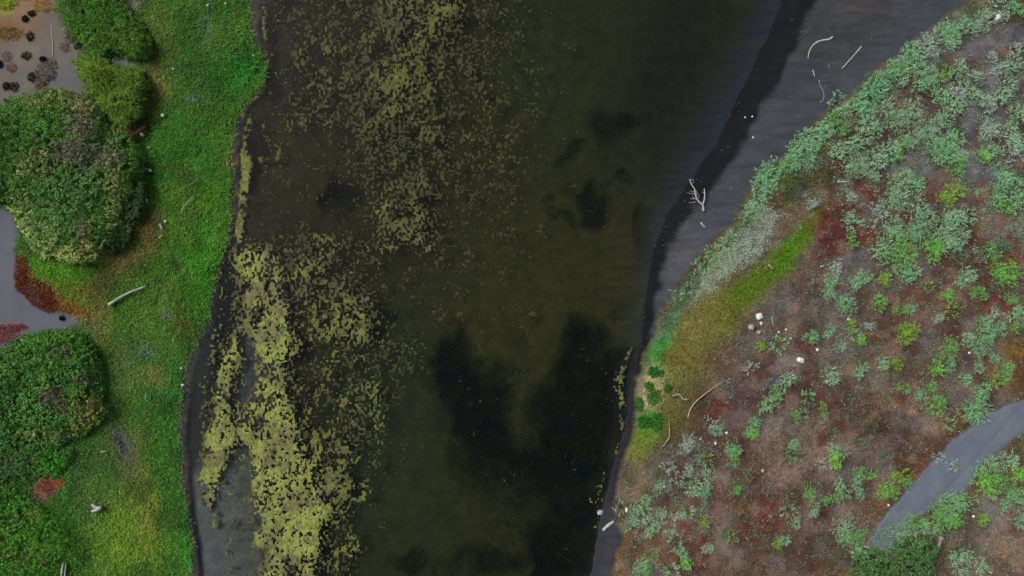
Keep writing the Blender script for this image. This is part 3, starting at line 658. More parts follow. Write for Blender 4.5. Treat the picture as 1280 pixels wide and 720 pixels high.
nzf = uniform(.42 * big + .58 * fbm(QX, QYs, 2.5, 2, 7))
kf = sstep(.36, .74, cov + .25 * (fbm(QX, QY, 30, 3, 1) - .5)); nz = nz * kf + nzf * (1 - kf)
cov = cov * (.62 + .76 * fbm(QX, QY, 34, 3, 5))
Fd = nz - (1 - cov); Fd[cov < .03] = -1
v, f, apx, apy = contour_mesh(Fd, AX0, AY0, AST, lambda q: .006 + .05 * np.clip(q, 0, .5))
cn = fbm(apx, apy, 26, 4, 9)[:, None]; cf = fbm(apx, apy, 4, 2, 3)[:, None]
ca = lin((108, 108, 66)) * (1 - sstep(.36, .56, cn)) + lin((126, 134, 66)) * sstep(.36, .56, cn)
yel = np.clip(sstep(.58, .7, cn), 0, 1); ca = ca * (1 - .4 * yel) + lin((138, 144, 66)) * .4 * yel
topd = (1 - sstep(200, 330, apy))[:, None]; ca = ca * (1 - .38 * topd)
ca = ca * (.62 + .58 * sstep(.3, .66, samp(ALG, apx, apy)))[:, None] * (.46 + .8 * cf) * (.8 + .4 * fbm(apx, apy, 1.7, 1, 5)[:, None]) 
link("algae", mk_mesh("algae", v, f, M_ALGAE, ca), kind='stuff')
# sunken scraps a hand deep
nz2 = uniform(.3 * fbm(QX, QY, 14, 3, 4) + .7 * fbm(QX, QY, 2.7, 2, 1))
cov2 = np.clip(samp(ALG, QX, QY) * .75 + .12 * samp(wblob(560, 120, 130, 260, 0, .9), QX, QY) + .1 * samp(wblob(430, 400, 110, 260, 0, .9), QX, QY) + .03 * samp(wblob(620, 200, 120, 320, 0, .9), QX, QY), 0, .6) * (1 - samp(wDark, QX, QY))
Fd = nz2 - (1 - cov2); Fd[(cov2 < .02) | (samp(SDL, QX, QY) < 2) | (samp(SDR, QX, QY) < 2) | (samp(HM, QX, QY) > -.2)] = -1
v, f, apx, apy = contour_mesh(Fd, AX0, AY0, AST, lambda q: -.22 + .05 * np.clip(q, 0, .5))
cf = fbm(apx, apy, 20, 3, 3)[:, None]
link("sunken_algae", mk_mesh("sunken_algae", v, f, M_ALGAE, (lin((86, 86, 58)) * (1 - cf) + lin((104, 104, 60)) * cf)), kind='stuff')

# ------------------------------------------------------------------ grass and low herbs (stuff)
def scatter(n, x0, x1, y0, y1, dens, rng=RNG):
    px = rng.uniform(x0, x1, n); py = rng.uniform(y0, y1, n)
    k = rng.random(n) < samp(dens, px, py)
    return px[k], py[k]

def blades(name, n, box, dens, length, width, gain, mat, lean=(.5, 1.0), amt=.25, hue=.08, flow=.0, lsc=None, ret=False):
    px, py = scatter(n, *box, dens)
    m = len(px)
    z = samp(HM, px, py) - .01
    cl = fbm(px, py, 7, 2, 10)
    L = RNG.uniform(*length, m) * (.6 + .8 * cl)
    if lsc is not None:
        L = L * samp(lsc, px, py)
    x, y = wxy(px, py, z + L * .3)
    th = RNG.uniform(0, 2 * math.pi, m)
    fl = 4 * math.pi * fbm(px, py, 30, 2, 11)
    th = np.where(RNG.random(m) < flow, fl + .5 * RNG.normal(size=m), th)
    le = RNG.uniform(*lean, m)
    d = np.stack([np.cos(th) * le, np.sin(th) * le, np.sqrt(np.clip(1 - le * le, .05, 1))], -1)
    tuft = .72 + .56 * fbm(px, py, 5, 2, 4)[:, None]
    col = jitter(samp(C, px, py) * gain * tuft, amt=amt, hue=hue)
    side = np.stack([-np.sin(th), np.cos(th), .3 * RNG.normal(size=m)], -1)
    v, f, c = leaf_arrays(np.stack([x, y, z], -1), d, L, RNG.uniform(*width, m), col, .25, side=side)
    return link(name, mk_mesh(name, v, f, mat, c), kind='stuff')

noG = np.clip(1 - wSand - wblob(150, 79, 24, 7, 5), 0, 1)
gdens = wGL * noG * (.55 + .45 * sstep(.3, .6, gl_n)) * (.35 + .65 * sstep(.36, .56, fbm(PX, PY, 7, 2, 1)))
for b in [(258, 40, 2, 40, 0), (240, 81, 34, 1.8, 0), (251, 104, 1.8, 12, 8), (224, 334, 2, 22, -32), (232, 214, 34, 1.8, 6), (205, 350, 1.6, 30, 30), (186, 520, 1.6, 46, 12), (212, 430, 1.5, 40, -14)]:
    _w = wblob(*b, soft=.9); gdens = gdens * (1 - .85 * _w); paint(C, _w * wGL, (40, 44, 28), .8)
gdens = gdens * (1 - .8 * wblob(152, 556, 9, 22, -8)) * (1 - .7 * wblob(55, 611, 16, 20, 30))
lsc = 1 + .5 * wblob(300, 90, 40, 50, 0) + .4 * wblob(40, 640, 80, 90, 0)
blades("grass", 330000, (-60, 340, -50, 770), gdens, (.22, .46), (.035, .06), 2.5, M_GRASS, (.6, .96), .17, .045, .35, lsc)
odens = np.clip(np.maximum(wOlive, wblob(1000, 215, 70, 50, -40)) * wVR * .9, 0, 1) + .8 * wVR * wblob(920, 310, 60, 30, -50)
blades("meadow_grass", 110000, (770, 1090, 120, 620), np.clip(odens, 0, 1), (.16, .34), (.03, .05), 1.6, M_GRASS, (.5, .95), .22, .07, .3)
sandR = np.zeros(PX.shape)
for b in [(1225, 60, 44, 15, -15), (1268, 46, 30, 15, -10), (1140, 205, 34, 16, -5), (1225, 215, 26, 18, 0), (1070, 322, 22, 16, 0), (1095, 270, 18, 18, 0), (990, 450, 20, 16, 0), (1212, 150, 8, 40, 0), (1238, 95, 12, 30, 10)]:
    sandR = np.maximum(sandR, wblob(*b))
ldens = wVR * (1 - wPath) * (1 - .8 * sandR) * (1 - .9 * wOlive) * (.35 + .65 * sstep(.35, .6, fbm(PX, PY, 9, 3, 5)))
blades("dry_herbs", 330000, (740, 1340, -40, 770), ldens, (.10, .28), (.025, .05), 1.4, M_DRY, (.55, .98), .34, .1, .15)

# waterweed rooted in the dark pools
px, py = scatter(60000, 320, 800, -40, 760, wDark * (SDL > 6) * (SDR > 4) * (.2 + .8 * sstep(.4, .6, fbm(PX, PY, 10, 3, 9))))
z = samp(HM, px, py); m = len(px); x, y = wxy(px, py, z); th = RNG.normal(size=m) * .9 - 1.3
d = np.stack([np.cos(th), np.sin(th), RNG.uniform(.1, .9, m)], -1)
v, f, c = leaf_arrays(np.stack([x, y, z], -1), d, RNG.uniform(.2, .5, m), RNG.uniform(.05, .1, m), jitter(np.tile(lin((34, 52, 38)), (m, 1)), amt=.35), .1)
link("waterweed", mk_mesh("waterweed", v, f, M_ALGAE, c), kind='stuff')
# grit and shell bits strewn over the beach
px, py = scatter(5200, 760, 1240, -40, 500, np.clip(beachw, 0, 1) * (.15 + .85 * sstep(.5, .68, fbm(PX, PY, 24, 4, 6))))
z = samp(HM, px, py) + .03; m = len(px); x, y = wxy(px, py, z); th = RNG.uniform(0, 6.28, m)
d = np.stack([np.cos(th), np.sin(th), .1 + 0 * th], -1)
gc = jitter(np.where((RNG.random(m) < .35)[:, None], lin((128, 126, 118)), lin((42, 42, 42))), amt=.3)
v, f, c = leaf_arrays(np.stack([x, y, z], -1), d, RNG.uniform(.05, .16, m), RNG.uniform(.03, .06, m), gc, .02, side=np.stack([-np.sin(th), np.cos(th), 0 * th], -1))
link("gravel", mk_mesh("gravel", v, f, M_DRY, c), kind='stuff')

# ------------------------------------------------------------------ leafy bushes
LEAF_RNG = np.random.default_rng(3)
def limb_mesh(root, tips, r0, seed):
    V = []; F = []; rr = np.random.default_rng(seed)
    for i, t in enumerate(tips):
        mid = root * .5 + t * .5 + rr.normal(size=3) * .15 + np.array([0, 0, .2])
        p = spline([root, mid, t], 7)
        v, f = ring_tube(p, np.linspace(r0, r0 * .25, 7), 6, .1, seed + i)
        o = sum(len(q) for q in V); V.append(v); F += [tuple(k + o for k in q) for q in f]
    return np.vstack(V), F

def bush(name, label, outline, hmax, colors, nshoot, lf=(.16, .24), wd=(.05, .075), group=None, cat='bush', per=9, lump=26, edge=34, gap=.42, seed=0, base=(60, 92, 36), twigs=None, upright=.6, gain=2.1, flowdir=None):
    """outline on the plan; crown of leafy shoots over a lumpy mound; limbs below"""
    rr = np.random.default_rng(seed)
    o = np.array(outline, float); cx, cy = o.mean(0)
    zc = float(samp(HM, cx, cy))
    bx, by = wxy(cx, cy, hmax * .5)
    root = thing(name, label, cat, (float(bx), float(by), zc), group)
    px = rr.uniform(o[:, 0].min() - 6, o[:, 0].max() + 6, nshoot * 3); py = rr.uniform(o[:, 1].min() - 6, o[:, 1].max() + 6, nshoot * 3)
    wxp = px + 10 * (fbm(px, py, 14, 3, 3) - .5); wyp = py + 10 * (fbm(px, py, 14, 3, 8) - .5)
    sd = -poly_sd(wxp, wyp, o)
    k = sd > 0; px, py, sd = px[k][:nshoot], py[k][:nshoot], sd[k][:nshoot]
    lu = fbm(px, py, lump, 3, seed)
    env = np.sqrt(np.clip(sd / edge, 0, 1)) ** .9
    ht = hmax * env * (.55 + .8 * (lu - .15)) + .12
    depth = rr.exponential(.16, len(px)) * hmax * .5
    z = np.clip(ht - depth, .08, None)
    keep = (fbm(px, py, 9, 2, seed + 3) > gap * .55) | (rr.random(len(px)) < .4)
    px, py, z, lu, sd = px[keep], py[keep], z[keep], lu[keep], sd[keep]
    n = len(px)
    X, Y = wxy(px, py, zc + z)
    # local outward direction from the lump's slope
    e = 3.0
    gxv = fbm(px + e, py, lump, 3, seed) - fbm(px - e, py, lump, 3, seed); gyv = fbm(px, py + e, lump, 3, seed) - fbm(px, py - e, lump, 3, seed)
    od = np.stack([-gxv * 8 + (px - cx) / 220, gyv * 8 - (py - cy) / 220, np.full(n, upright)], -1)
    if flowdir is not None:
        od = od + np.array([flowdir[0], flowdir[1], 0])
    od += .25 * rr.normal(size=od.shape); od /= np.linalg.norm(od, axis=1, keepdims=True)
    colors = [(q_[0], q_[1], q_[2], q_[3], tuple(.72 * np.array(q_[4]) + .28 * np.array(base)), q_[5]) for q_ in colors]
    C0 = np.tile(lin(base), (n, 1))
    tw = np.zeros(n)
    for (qx, qy, rx, ry, c, kk) in colors:
        w = 1 - sstep(.45, 1.25, np.sqrt(((wxp[:0].size and 0) + (px - qx + 16 * (fbm(px, py, 12, 3, 2) - .5)) / rx) ** 2 + ((py - qy + 16 * (fbm(px, py, 12, 3, 6) - .5)) / ry) ** 2))
        pick = (rr.random(n) < w * kk)[:, None]
        C0 = np.where(pick, lin(c), C0)
    base_p = np.repeat(np.stack([X - bx, Y - by, z], -1), per, 0)
    odr = np.repeat(od, per, 0)
    ll = rr.uniform(*lf, n * per)
    spread = rr.normal(size=odr.shape) * .62
    d = odr + spread; d[:, 2] = d[:, 2] * .8
    base_p = base_p + odr * (rr.random((n * per, 1)) * .18)
    col = jitter(np.repeat(jitter(C0, amt=.16, hue=.06, rng=rr), per, 0) * gain, amt=.2, hue=.05, rng=rr)
    v, f, c = leaf_arrays(base_p, d, ll, rr.uniform(*wd, n * per), col, .2, rng=rr)
    fo = link("foliage", mk_mesh("foliage", v, f, M_LEAF, c), root, kind='stuff')
    tips = []
    for i in rr.choice(n, min(16, n), replace=False):
        tips.append(np.array([X[i] - bx, Y[i] - by, z[i] * .85]))
    for gi in range(4):
        r0 = np.array([rr.normal() * .25, rr.normal() * .25, -.1])
        vv, ff = limb_mesh(r0, tips[gi::4], .05 + .02 * hmax, seed * 7 + gi)
        link("branch", mesh_poly("branch", vv, ff, M_BARK), root)
    if twigs:
        b2 = []; d2 = []; c2 = []
        for (qx, qy, rx, ry, c, nn) in twigs:
            a = rr.uniform(0, 6.28, nn); q = np.sqrt(rr.random(nn))
            tx = qx + rx * q * np.cos(a); ty = qy + ry * q * np.sin(a)
            sdd = np.clip(-poly_sd(tx, ty, o), 0, None)
            zz = hmax * np.sqrt(np.clip(sdd / edge, 0, 1)) * (.55 + .8 * (fbm(tx, ty, lump, 3, seed) - .15)) + .1
            xx, yy = wxy(tx, ty, zc + zz)
            b2.append(np.stack([xx - bx, yy - by, zz], -1)); th = rr.uniform(0, 6.28, nn)
            d2.append(np.stack([np.cos(th), np.sin(th), .2 + .6 * rr.random(nn)], -1)); c2.append(np.tile(lin(c), (nn, 1)))
        b2 = np.vstack(b2); d2 = np.vstack(d2); c2 = jitter(np.vstack(c2), amt=.3, hue=.06, rng=rr)
        v, f, c = leaf_arrays(b2, d2, rr.uniform(.25, .5, len(b2)), .022, c2, .1, rng=rr)
        link("dead_twigs", mk_mesh("dead_twigs", v, f, M_DRY, c), root, kind='stuff')
    return root

bush("willow_bush", "huge round willow bush with brown dead crown patches and pale yellow fringe", [(-70, 130), (0, 128), (30, 118), (60, 113), (108, 115), (124, 132), (140, 150), (160, 165), (174, 190), (178, 215), (158, 262), (152, 300), (116, 324), (90, 329), (46, 312), (23, 286), (20, 262), (0, 256), (-70, 256)], 1.8,
     [(40, 160, 40, 40, (62, 100, 40), .8), (75, 165, 26, 26, (66, 112, 36), .8), (100, 150, 22, 32, (104, 88, 84), .75), (115, 135, 22, 14, (122, 108, 78), .7), (60, 125, 40, 12, (112, 106, 66), .7), (85, 190, 26, 20, (104, 86, 84), .75), (125, 195, 34, 18, (96, 86, 80), .7), (130, 175, 26, 14, (84, 96, 66), .6),
      (50, 205, 30, 20, (124, 116, 82), .6), (100, 230, 34, 26, (72, 104, 62), .7), (30, 280, 22, 40, (144, 142, 90), .75), (70, 318, 60, 14, (152, 148, 98), .8), (105, 312, 26, 18, (148, 142, 88), .8), (55, 295, 26, 26, (118, 128, 84), .6), (70, 260, 40, 30, (82, 110, 70), .6), (104, 290, 10, 20, (112, 92, 76), .8), (145, 240, 14, 50, (128, 126, 80), .6), (122, 306, 8, 6, (170, 132, 92), .8)],
     6800, seed=2, gain=2.6, twigs=[(105, 150, 18, 22, (96, 80, 80), 420), (88, 190, 22, 16, (92, 74, 78), 380), (125, 198, 30, 14, (88, 76, 76), 420), (104, 290, 7, 16, (104, 84, 74), 120)], flowdir=(-.35, -.25))
bush("low_bush", "low dark green bush tucked along the shaded side of the huge willow", [(176, 196), (184, 210), (186, 240), (178, 268), (168, 286), (160, 312), (140, 318), (128, 306), (148, 292), (156, 262), (168, 230)], 1.1,
     [(165, 240, 14, 40, (42, 66, 28), .8), (150, 300, 16, 12, (60, 90, 46), .6), (157, 285, 10, 10, (104, 104, 64), .5)], 1300, lf=(.12, .18), wd=(.045, .065), seed=4, base=(48, 74, 34), edge=14, gap=.5)
bush("willow_bush", "round dense green bush with brown bare patches and yellowing lower corner", [(-60, 436), (0, 432), (28, 420), (58, 411), (94, 412), (120, 432), (126, 455), (133, 480), (131, 518), (108, 545), (62, 556), (0, 560), (-60, 566)], 1.6,
     [(75, 430, 50, 20, (60, 104, 32), .8), (30, 450, 26, 20, (66, 108, 44), .7), (40, 500, 40, 40, (72, 110, 52), .6), (65, 495, 14, 12, (92, 74, 74), .85), (76, 505, 10, 10, (96, 74, 66), .85), (75, 440, 14, 10, (92, 78, 70), .8), (104, 474, 16, 9, (100, 80, 72), .8), (115, 500, 10, 8, (106, 84, 74), .8), (115, 515, 22, 20, (140, 122, 66), .8), (100, 530, 20, 16, (124, 112, 58), .7), (95, 505, 20, 16, (98, 92, 46), .5), (50, 545, 60, 8, (124, 122, 82), .5)],
     4600, lf=(.12, .19), wd=(.06, .09), seed=5, gain=2.35, base=(62, 100, 42), twigs=[(66, 496, 14, 11, (80, 66, 70), 220), (75, 440, 12, 8, (84, 70, 66), 150), (105, 474, 14, 7, (92, 74, 68), 130)], lump=20, per=10)
bush("willow_bush", "low leafy green bush bulging from beneath the yellowing round bush", [(-60, 560), (0, 552), (60, 552), (92, 560), (90, 582), (70, 600), (40, 596), (10, 600), (-60, 620)], .6,
     [(65, 580, 26, 16, (54, 116, 26), .8), (15, 575, 30, 18, (62, 88, 52), .7)], 1500, lf=(.1, .16), wd=(.05, .08), seed=8, gain=2.5, base=(54, 92, 36), edge=16, lump=16)
bush("reed_thicket", "upper green thicket of narrow leaves beside the sandy flat", [(72, -30), (128, -30), (160, 14), (182, 34), (188, 64), (172, 78), (140, 70), (118, 66), (102, 52), (80, 36), (73, 14)], 1.1,
     [(120, 30, 40, 30, (66, 108, 34), .7), (150, 50, 40, 20, (78, 96, 34), .6), (88, 20, 20, 22, (56, 92, 32), .7)], 2600, lf=(.24, .42), wd=(.03, .05), seed=9, base=(64, 98, 32), cat='thicket', edge=12, upright=.5, flowdir=(.35, .3), lump=18, per=8, gap=.2, group='leafy thickets by the sand')
bush("reed_thicket", "lower yellowish green thicket of narrow leaves above the huge willow", [(92, 76), (112, 71), (140, 76), (172, 90), (186, 108), (176, 148), (160, 158), (148, 157), (126, 138), (116, 116), (104, 98)], 1.1,
     [(120, 90, 26, 16, (96, 112, 32), .7), (140, 120, 30, 30, (80, 108, 30), .7), (165, 110, 18, 20, (74, 92, 32), .6)], 2300, lf=(.24, .42), wd=(.03, .05), seed=10, base=(76, 102, 30), cat='thicket', edge=12, upright=.5, flowdir=(-.3, .3), lump=18, per=8, gap=.2, group='leafy thickets by the sand')
bush("bramble_patch", "sprawling low bramble patch filling the grassy corner above two poles", [(-60, 612), (0, 606), (40, 625), (60, 640), (80, 650), (84, 690), (74, 702), (60, 770), (-60, 770)], .6,
     [(30, 650, 30, 20, (60, 108, 30), .6), (50, 700, 20, 10, (84, 70, 44), .4), (20, 690, 30, 20, (64, 100, 28), .6)], 2200, lf=(.1, .17), wd=(.05, .08), seed=12, gain=2.7, base=(56, 98, 28), cat='bramble', edge=14, lump=14, gap=.3)
bush("green_bush", "dark green leafy bush below the grey driftwood stump beside the sandy track", [(1118, 676), (1140, 668), (1162, 672), (1172, 690), (1166, 725), (1130, 740), (1104, 730), (1106, 700)], 1.1,
     [(1140, 690, 22, 16, (56, 92, 44), .7), (1150, 678, 14, 8, (88, 118, 76), .5)], 1100, lf=(.1, .17), wd=(.045, .07), seed=14, gain=2.4, base=(58, 88, 48), edge=14, lump=14)
bush("green_bush", "small dark green bush at the foot of the sandy track", [(1068, 690), (1090, 682), (1108, 694), (1108, 730), (1080, 740), (1062, 722)], .9,
     [(1090, 700, 16, 14, (64, 98, 44), .7)], 700, lf=(.1, .16), wd=(.04, .065), seed=15, gain=2.4, base=(60, 90, 50), edge=12, lump=12)
bush("dry_bush", "brown withered bush between huge willow and lower thicket", [(128, 138), (146, 156), (170, 160), (182, 150), (186, 165), (168, 176), (150, 172), (134, 156)], .7,
     [(150, 165, 14, 9, (120, 84, 50), .7)], 420, lf=(.12, .22), wd=(.02, .04), seed=16, base=(86, 66, 38), edge=10, lump=12, gain=1.4)

# ------------------------------------------------------------------ low clumps of stems: red saltwort, tufts, sedge
def clump(name, label, cat, px, py, rx, ry, col, n, length=(.12, .24), width=(.02, .04), group=None, seed=0, gain=1.4, ang=0, two=None, dome=.25):
    rr = np.random.default_rng(seed + 100)
    z0 = float(samp(HM, px, py)); x0, y0 = wxy(px, py, z0)
    a = rr.uniform(0, 6.28, n); q = np.sqrt(rr.random(n)); ir = .7 + .6 * fbm(np.cos(a) * 3 + seed, np.sin(a) * 3, 1.3, 2, seed)
    ux = rx * q * np.cos(a) * ir; uy = ry * q * np.sin(a) * ir
    t = math.radians(ang); qx = px + ux * math.cos(t) - uy * math.sin(t); qy = py + ux * math.sin(t) + uy * math.cos(t)
    z = samp(HM, qx, qy); x, y = wxy(qx, qy, z)
    th = np.where(rr.random(n) < .55, np.arctan2(-(qy - py), qx - px), 0) + rr.normal(size=n) * 1.1
    le = rr.uniform(.45, .95, n)
    d = np.stack([np.cos(th) * le, np.sin(th) * le, np.sqrt(1 - le ** 2)], -1)
    zz = z - z0 + dome * (1 - q ** 2) * rr.random(n)
    c = np.tile(lin(col), (n, 1))
    if two is not None:
        c = np.where((rr.random(n) < two[1])[:, None], lin(two[0]), c)
    v, f, cc = leaf_arrays(np.stack([x - x0, y - y0, zz], -1), d, rr.uniform(*length, n), rr.uniform(*width, n), jitter(c * gain, amt=.28, hue=.08, rng=rr), .25, rng=rr)
    o = link(name, mk_mesh(name, v, f, M_DRY if 'sedge' not in name else M_GRASS, cc), loc=(float(x0), float(y0), z0))
    return tag(o, label, cat, group)

clump("saltwort_weed_mat", "broad crimson saltwort mat fringing the grey sand below the huge willow", 'saltwort', 48, 368, 34, 14, (104, 34, 26), 2600, (.16, .32), (.025, .045), ang=38, seed=1, two=((104, 88, 30), .2))
clump("saltwort_weed_mat", "upright strip of crimson saltwort against the bright green edge by sand", 'saltwort', 27, 340, 9, 22, (110, 40, 28), 900, (.16, .3), (.025, .045), seed=2, two=((70, 100, 26), .2))
clump("saltwort_weed_mat", "wispy maroon saltwort streak reaching across the grey sand", 'saltwort', 8, 411, 26, 5, (124, 44, 46), 600, (.16, .32), (.02, .04), ang=-8, seed=3)
clump("saltwort_weed_mat", "faded maroon saltwort streak just above two white sticks on sand", 'saltwort', 6, 423, 24, 5, (116, 60, 66), 420, (.16, .3), (.02, .04), ang=-5, seed=4)
clump("sand_weed", "mixed red and green weed on the sand beneath the thin pale pole", 'weed', 58, 92, 12, 18, (84, 62, 50), 620, (.12, .26), (.03, .05), seed=5, two=((64, 88, 46), .45), ang=25)
clump("sand_weed", "purplish weed on the sand at the notch between two thickets", 'weed', 90, 47, 9, 7, (98, 66, 66), 280, (.12, .24), (.02, .04), seed=6)
clump("sand_weed", "rusty little weed left of the notch between two thickets", 'weed', 81, 59, 5, 6, (112, 74, 56), 160, (.1, .2), (.02, .04), seed=7)
clump("sand_weed", "small crimson weed low on the sandy flat, left side", 'weed', 15, 85, 6, 6, (120, 54, 58), 190, (.08, .18), (.02, .04), seed=8)
clump("sand_weed", "dull maroon weed just above the small crimson weed", 'weed', 9, 71, 6, 6, (100, 62, 58), 150, (.08, .18), (.02, .04), seed=9)
clump("sand_weed", "rusty weed at the top edge of the huge willow", 'weed', 52, 109, 7, 5, (104, 62, 50), 180, (.08, .2), (.02, .04), seed=10)
clump("sand_weed", "tan dry weed with curled stems in the top corner sand", 'weed', 54, 8, 12, 8, (142, 108, 64), 320, (.12, .26), (.02, .04), seed=11)
clump("sand_weed", "yellow green leafy weed in the very corner of the sand", 'weed', 6, 5, 14, 9, (132, 146, 48), 420, (.12, .24), (.03, .06), seed=12)
clump("sand_weed", "brown dry weed below the yellow green corner weed", 'weed', 10, 42, 18, 8, (108, 84, 52), 460, (.12, .26), (.02, .04), seed=13)
for i, (x, y, rx, ry, lab) in enumerate([
        (40, 17, 5, 3, "dark tuft at the corner of the sand below the tan weed"), (32, 24, 3, 3, "small black tuft just below left of another by tan weed"),
        (38, 46, 4, 5, "black tuft left of the thin pale pole"), (33, 70, 6, 4, "largest black tuft near the lower end of the pole"),
        (54, 74, 3, 2, "tiny black tuft below the thin pale pole"), (40, 97, 4, 5, "black tuft left of the mixed red and green weed"),
        (8, 108, 4, 4, "black tuft at the sand's lower edge beside its twin"), (18, 109, 5, 5, "round black tuft right of its twin at sand's lower edge"),
        (95, 4, 4, 5, "black hollow-looking tuft at the upper thicket's top corner"), (98, 58, 5, 4, "black tuft in the notch between two thickets"),
        (134, 75, 5, 3, "black tuft at the end of sand strip between thickets"), (1, 81, 2, 4, "black tuft left of the small crimson weed"), (78, 398, 2, 2, "tiny dark tuft on grey sand under the broad crimson mat")]):
    clump("dark_tuft", lab, 'tuft', x, y, rx * 1.1, ry * 1.1, (17, 19, 18), 210, (.10, .24), (.025, .05), 'dark tufts on the sand', seed=20 + i, gain=1.0, dome=.15)
for i, (x, y, lab) in enumerate([(110, 373, "pale leafy weed right of the crimson mat, upper of two"), (107, 399, "pale leafy weed right of the crimson mat, lower of two"), (119, 460, "pale grey tuft on the edge of the round green bush"), (122, 153, "pale green weed on the lower thicket's left foot")]):
    clump("pale_weed", lab, 'weed', x, y, 5, 6, (120, 140, 84), 170, (.12, .24), (.03, .06), seed=40 + i)
clump("saltwort_weed_mat", "reddish withered weed around a bare patch in the bramble corner", 'weed', 60, 606, 12, 9, (136, 74, 54), 900, (.12, .26), (.02, .04), seed=45, ang=-35)  # a withered dry weed, not saltwort
for i, (x, y, rx, ry, lab) in enumerate([(816, 465, 6, 6, "uppermost round green sedge clump on the pale bank"), (811, 482, 5, 4, "small green sedge clump joined above the largest one"), (816, 496, 9, 10, "largest green sedge clump in the pale bank patch"), (834, 485, 4, 5, "smallest green sedge clump right of the largest one"),
        (798, 505, 5, 9, "green sedge clump on the bank edge beside the water"), (805, 527, 9, 7, "lower green sedge clump at the pale patch's foot"), (820, 527, 7, 10, "tall green sedge clump right of the lower one"), (825, 466, 3, 3, "tiny sedge sprout beside the uppermost round clump")]):
    clump("sedge_clump", lab, 'sedge', x, y, rx, ry, (48, 112, 34), 70 * rx, (.14, .28), (.03, .05), 'green sedge clumps on the pale bank', seed=50 + i, gain=1.3)

# ------------------------------------------------------------------ driftwood and stones
def wood(name, label, pts, r0, r1, mat, n=14, seed=0, lift=None, cat='driftwood', group=None, sides=8, arch=0.0):
    p2 = spline(pts, n)
    r0 *= .72; r1 *= .72
    rad = np.linspace(r0, r1, n) * (1 + .12 * np.random.default_rng(seed).normal(size=n))
    z = samp(HM, p2[:, 0], p2[:, 1])
    z = np.maximum(z, -.02)
    z = np.maximum(z, np.linspace(z[0], z[-1], n)) + (rad * .35 if lift is None else lift) + arch * np.sin(np.linspace(0, math.pi, n))
    x, y = wxy(p2[:, 0], p2[:, 1], z)
    P = np.stack([x, y, z], -1); c = P.mean(0); c[2] = z.min() - r0 * .6
    v, f = ring_tube(P - c, rad, sides, .12, seed)
    o = link(name, mesh_poly(name, v, f, mat), loc=tuple(c))
    if label:
        tag(o, label, cat, group)
    return o, P, c

GW = 'bleached driftwood'
wood("driftwood_log", "long white driftwood log slanting across grass below brown dry patch", [(136, 381), (150, 372), (166, 364), (182, 358)], .17, .07, M_WOOD, seed=1, lift=.3)
wood("driftwood_pole", "thin pale pole lying upright on the sandy flat", [(64.5, 32), (65, 42), (66.5, 55), (66, 72)], .05, .07, M_TANWOOD, seed=2)
wood("driftwood_pole", "longer white pole at the bottom edge beside the brambles", [(74, 745), (76.5, 722), (79, 704)], .12, .09, M_WOOD, seed=3, lift=.3)
wood("driftwood_pole", "shorter white pole lying close along the longer one", [(79, 740), (81, 720), (82.5, 705)], .09, .05, M_WOOD, seed=4, lift=.28)
wood("driftwood_branch", "thin curved white branch lying on grass beside the willow", [(226, 267), (230, 258), (235, 253), (241, 245)], .05, .03, M_WOOD, seed=5, lift=.3)
wood("driftwood_branch", "faint grey twig above the thin curved branch on grass", [(239, 230), (243, 226), (248, 222)], .05, .02, M_GREYWOOD, seed=6, lift=.28)
wood("driftwood_stick", "short white stick on the dark bush's grassy side", [(183, 249), (185.5, 255)], .06, .04, M_WOOD, 6, 7, .3)
wood("driftwood_stick", "short pale stick where the brown dry grass meets green", [(200, 280), (203, 287)], .11, .08, M_WOOD, 6, 8, .3)
wood("driftwood_stick", "stubby pale stick just below the one on brown grass edge", [(199, 298), (203, 294)], .09, .07, M_TANWOOD, 6, 9, .3)
wood("driftwood_stick", "flat white stick on sand above the round green bush", [(15, 429), (22, 431)], .07, .05, M_WOOD, 6, 10, .2)
wood("driftwood_stick", "upright white stick beside the flat one on sand", [(27, 424), (30, 430)], .09, .06, M_WOOD, 6, 11, .25)
wood("driftwood_stick", "thin horizontal white stick on grass below the yellowing bush", [(126, 565), (133, 564)], .05, .03, M_WOOD, 6, 12, .3)
wood("driftwood_stick", "thin upright pale stem in mid bank grass", [(182, 492), (181.5, 501)], .04, .025, M_WOOD, 6, 13, .3)
wood("driftwood_stick", "pale twig lying across the bare spot at the end of sand", [(103, 413), (122, 413.5)], .035, .025, M_GREYWOOD, 6, 14, .15)
wood("driftwood_branch", "long hooked branch lying on dark beach sand", [(1010, 73), (1011.5, 65), (1016, 57), (1023, 52), (1031, 50), (1037, 49), (1041, 46)], .06, .1, M_WOOD, 20, 15)
wood("driftwood_pole", "straight pale pole on the beach right of the hooked branch", [(1052, 86), (1065, 72), (1077, 58)], .05, .08, M_WOOD, 12, 16)
wood("driftwood_stick", "small stick between hooked branch and straight pole", [(1035.5, 81), (1036.5, 87)], .05, .03, M_GREYWOOD, 6, 17)
wood("driftwood_stick", "small pale stick below the hooked branch's lower end", [(1016, 88), (1018.5, 96)], .07, .04, M_WOOD, 6, 18)
wood("driftwood_branch", "bent bow-shaped twig lowest on the beach below hooked branch", [(1024, 100), (1025, 107), (1029, 114), (1030, 121), (1028, 126), (1024.5, 128)], .05, .05, M_GREYWOOD, 14, 19)
wood("driftwood_stick", "short white stick on the beach under the forked dead tree", [(876, 278), (879, 282), (882, 284)], .08, .06, M_WOOD, 7, 20)
wood("driftwood_log", "short thick white log lying level where green meets bare ground", [(1047, 227), (1054, 227.3), (1062, 227)], .13, .09, M_WOOD, 8, 21)
wood("driftwood_stick", "short white stick within the bright olive grass band", [(961, 331), (966.5, 336)], .1, .06, M_WOOD, 6, 22, .22)
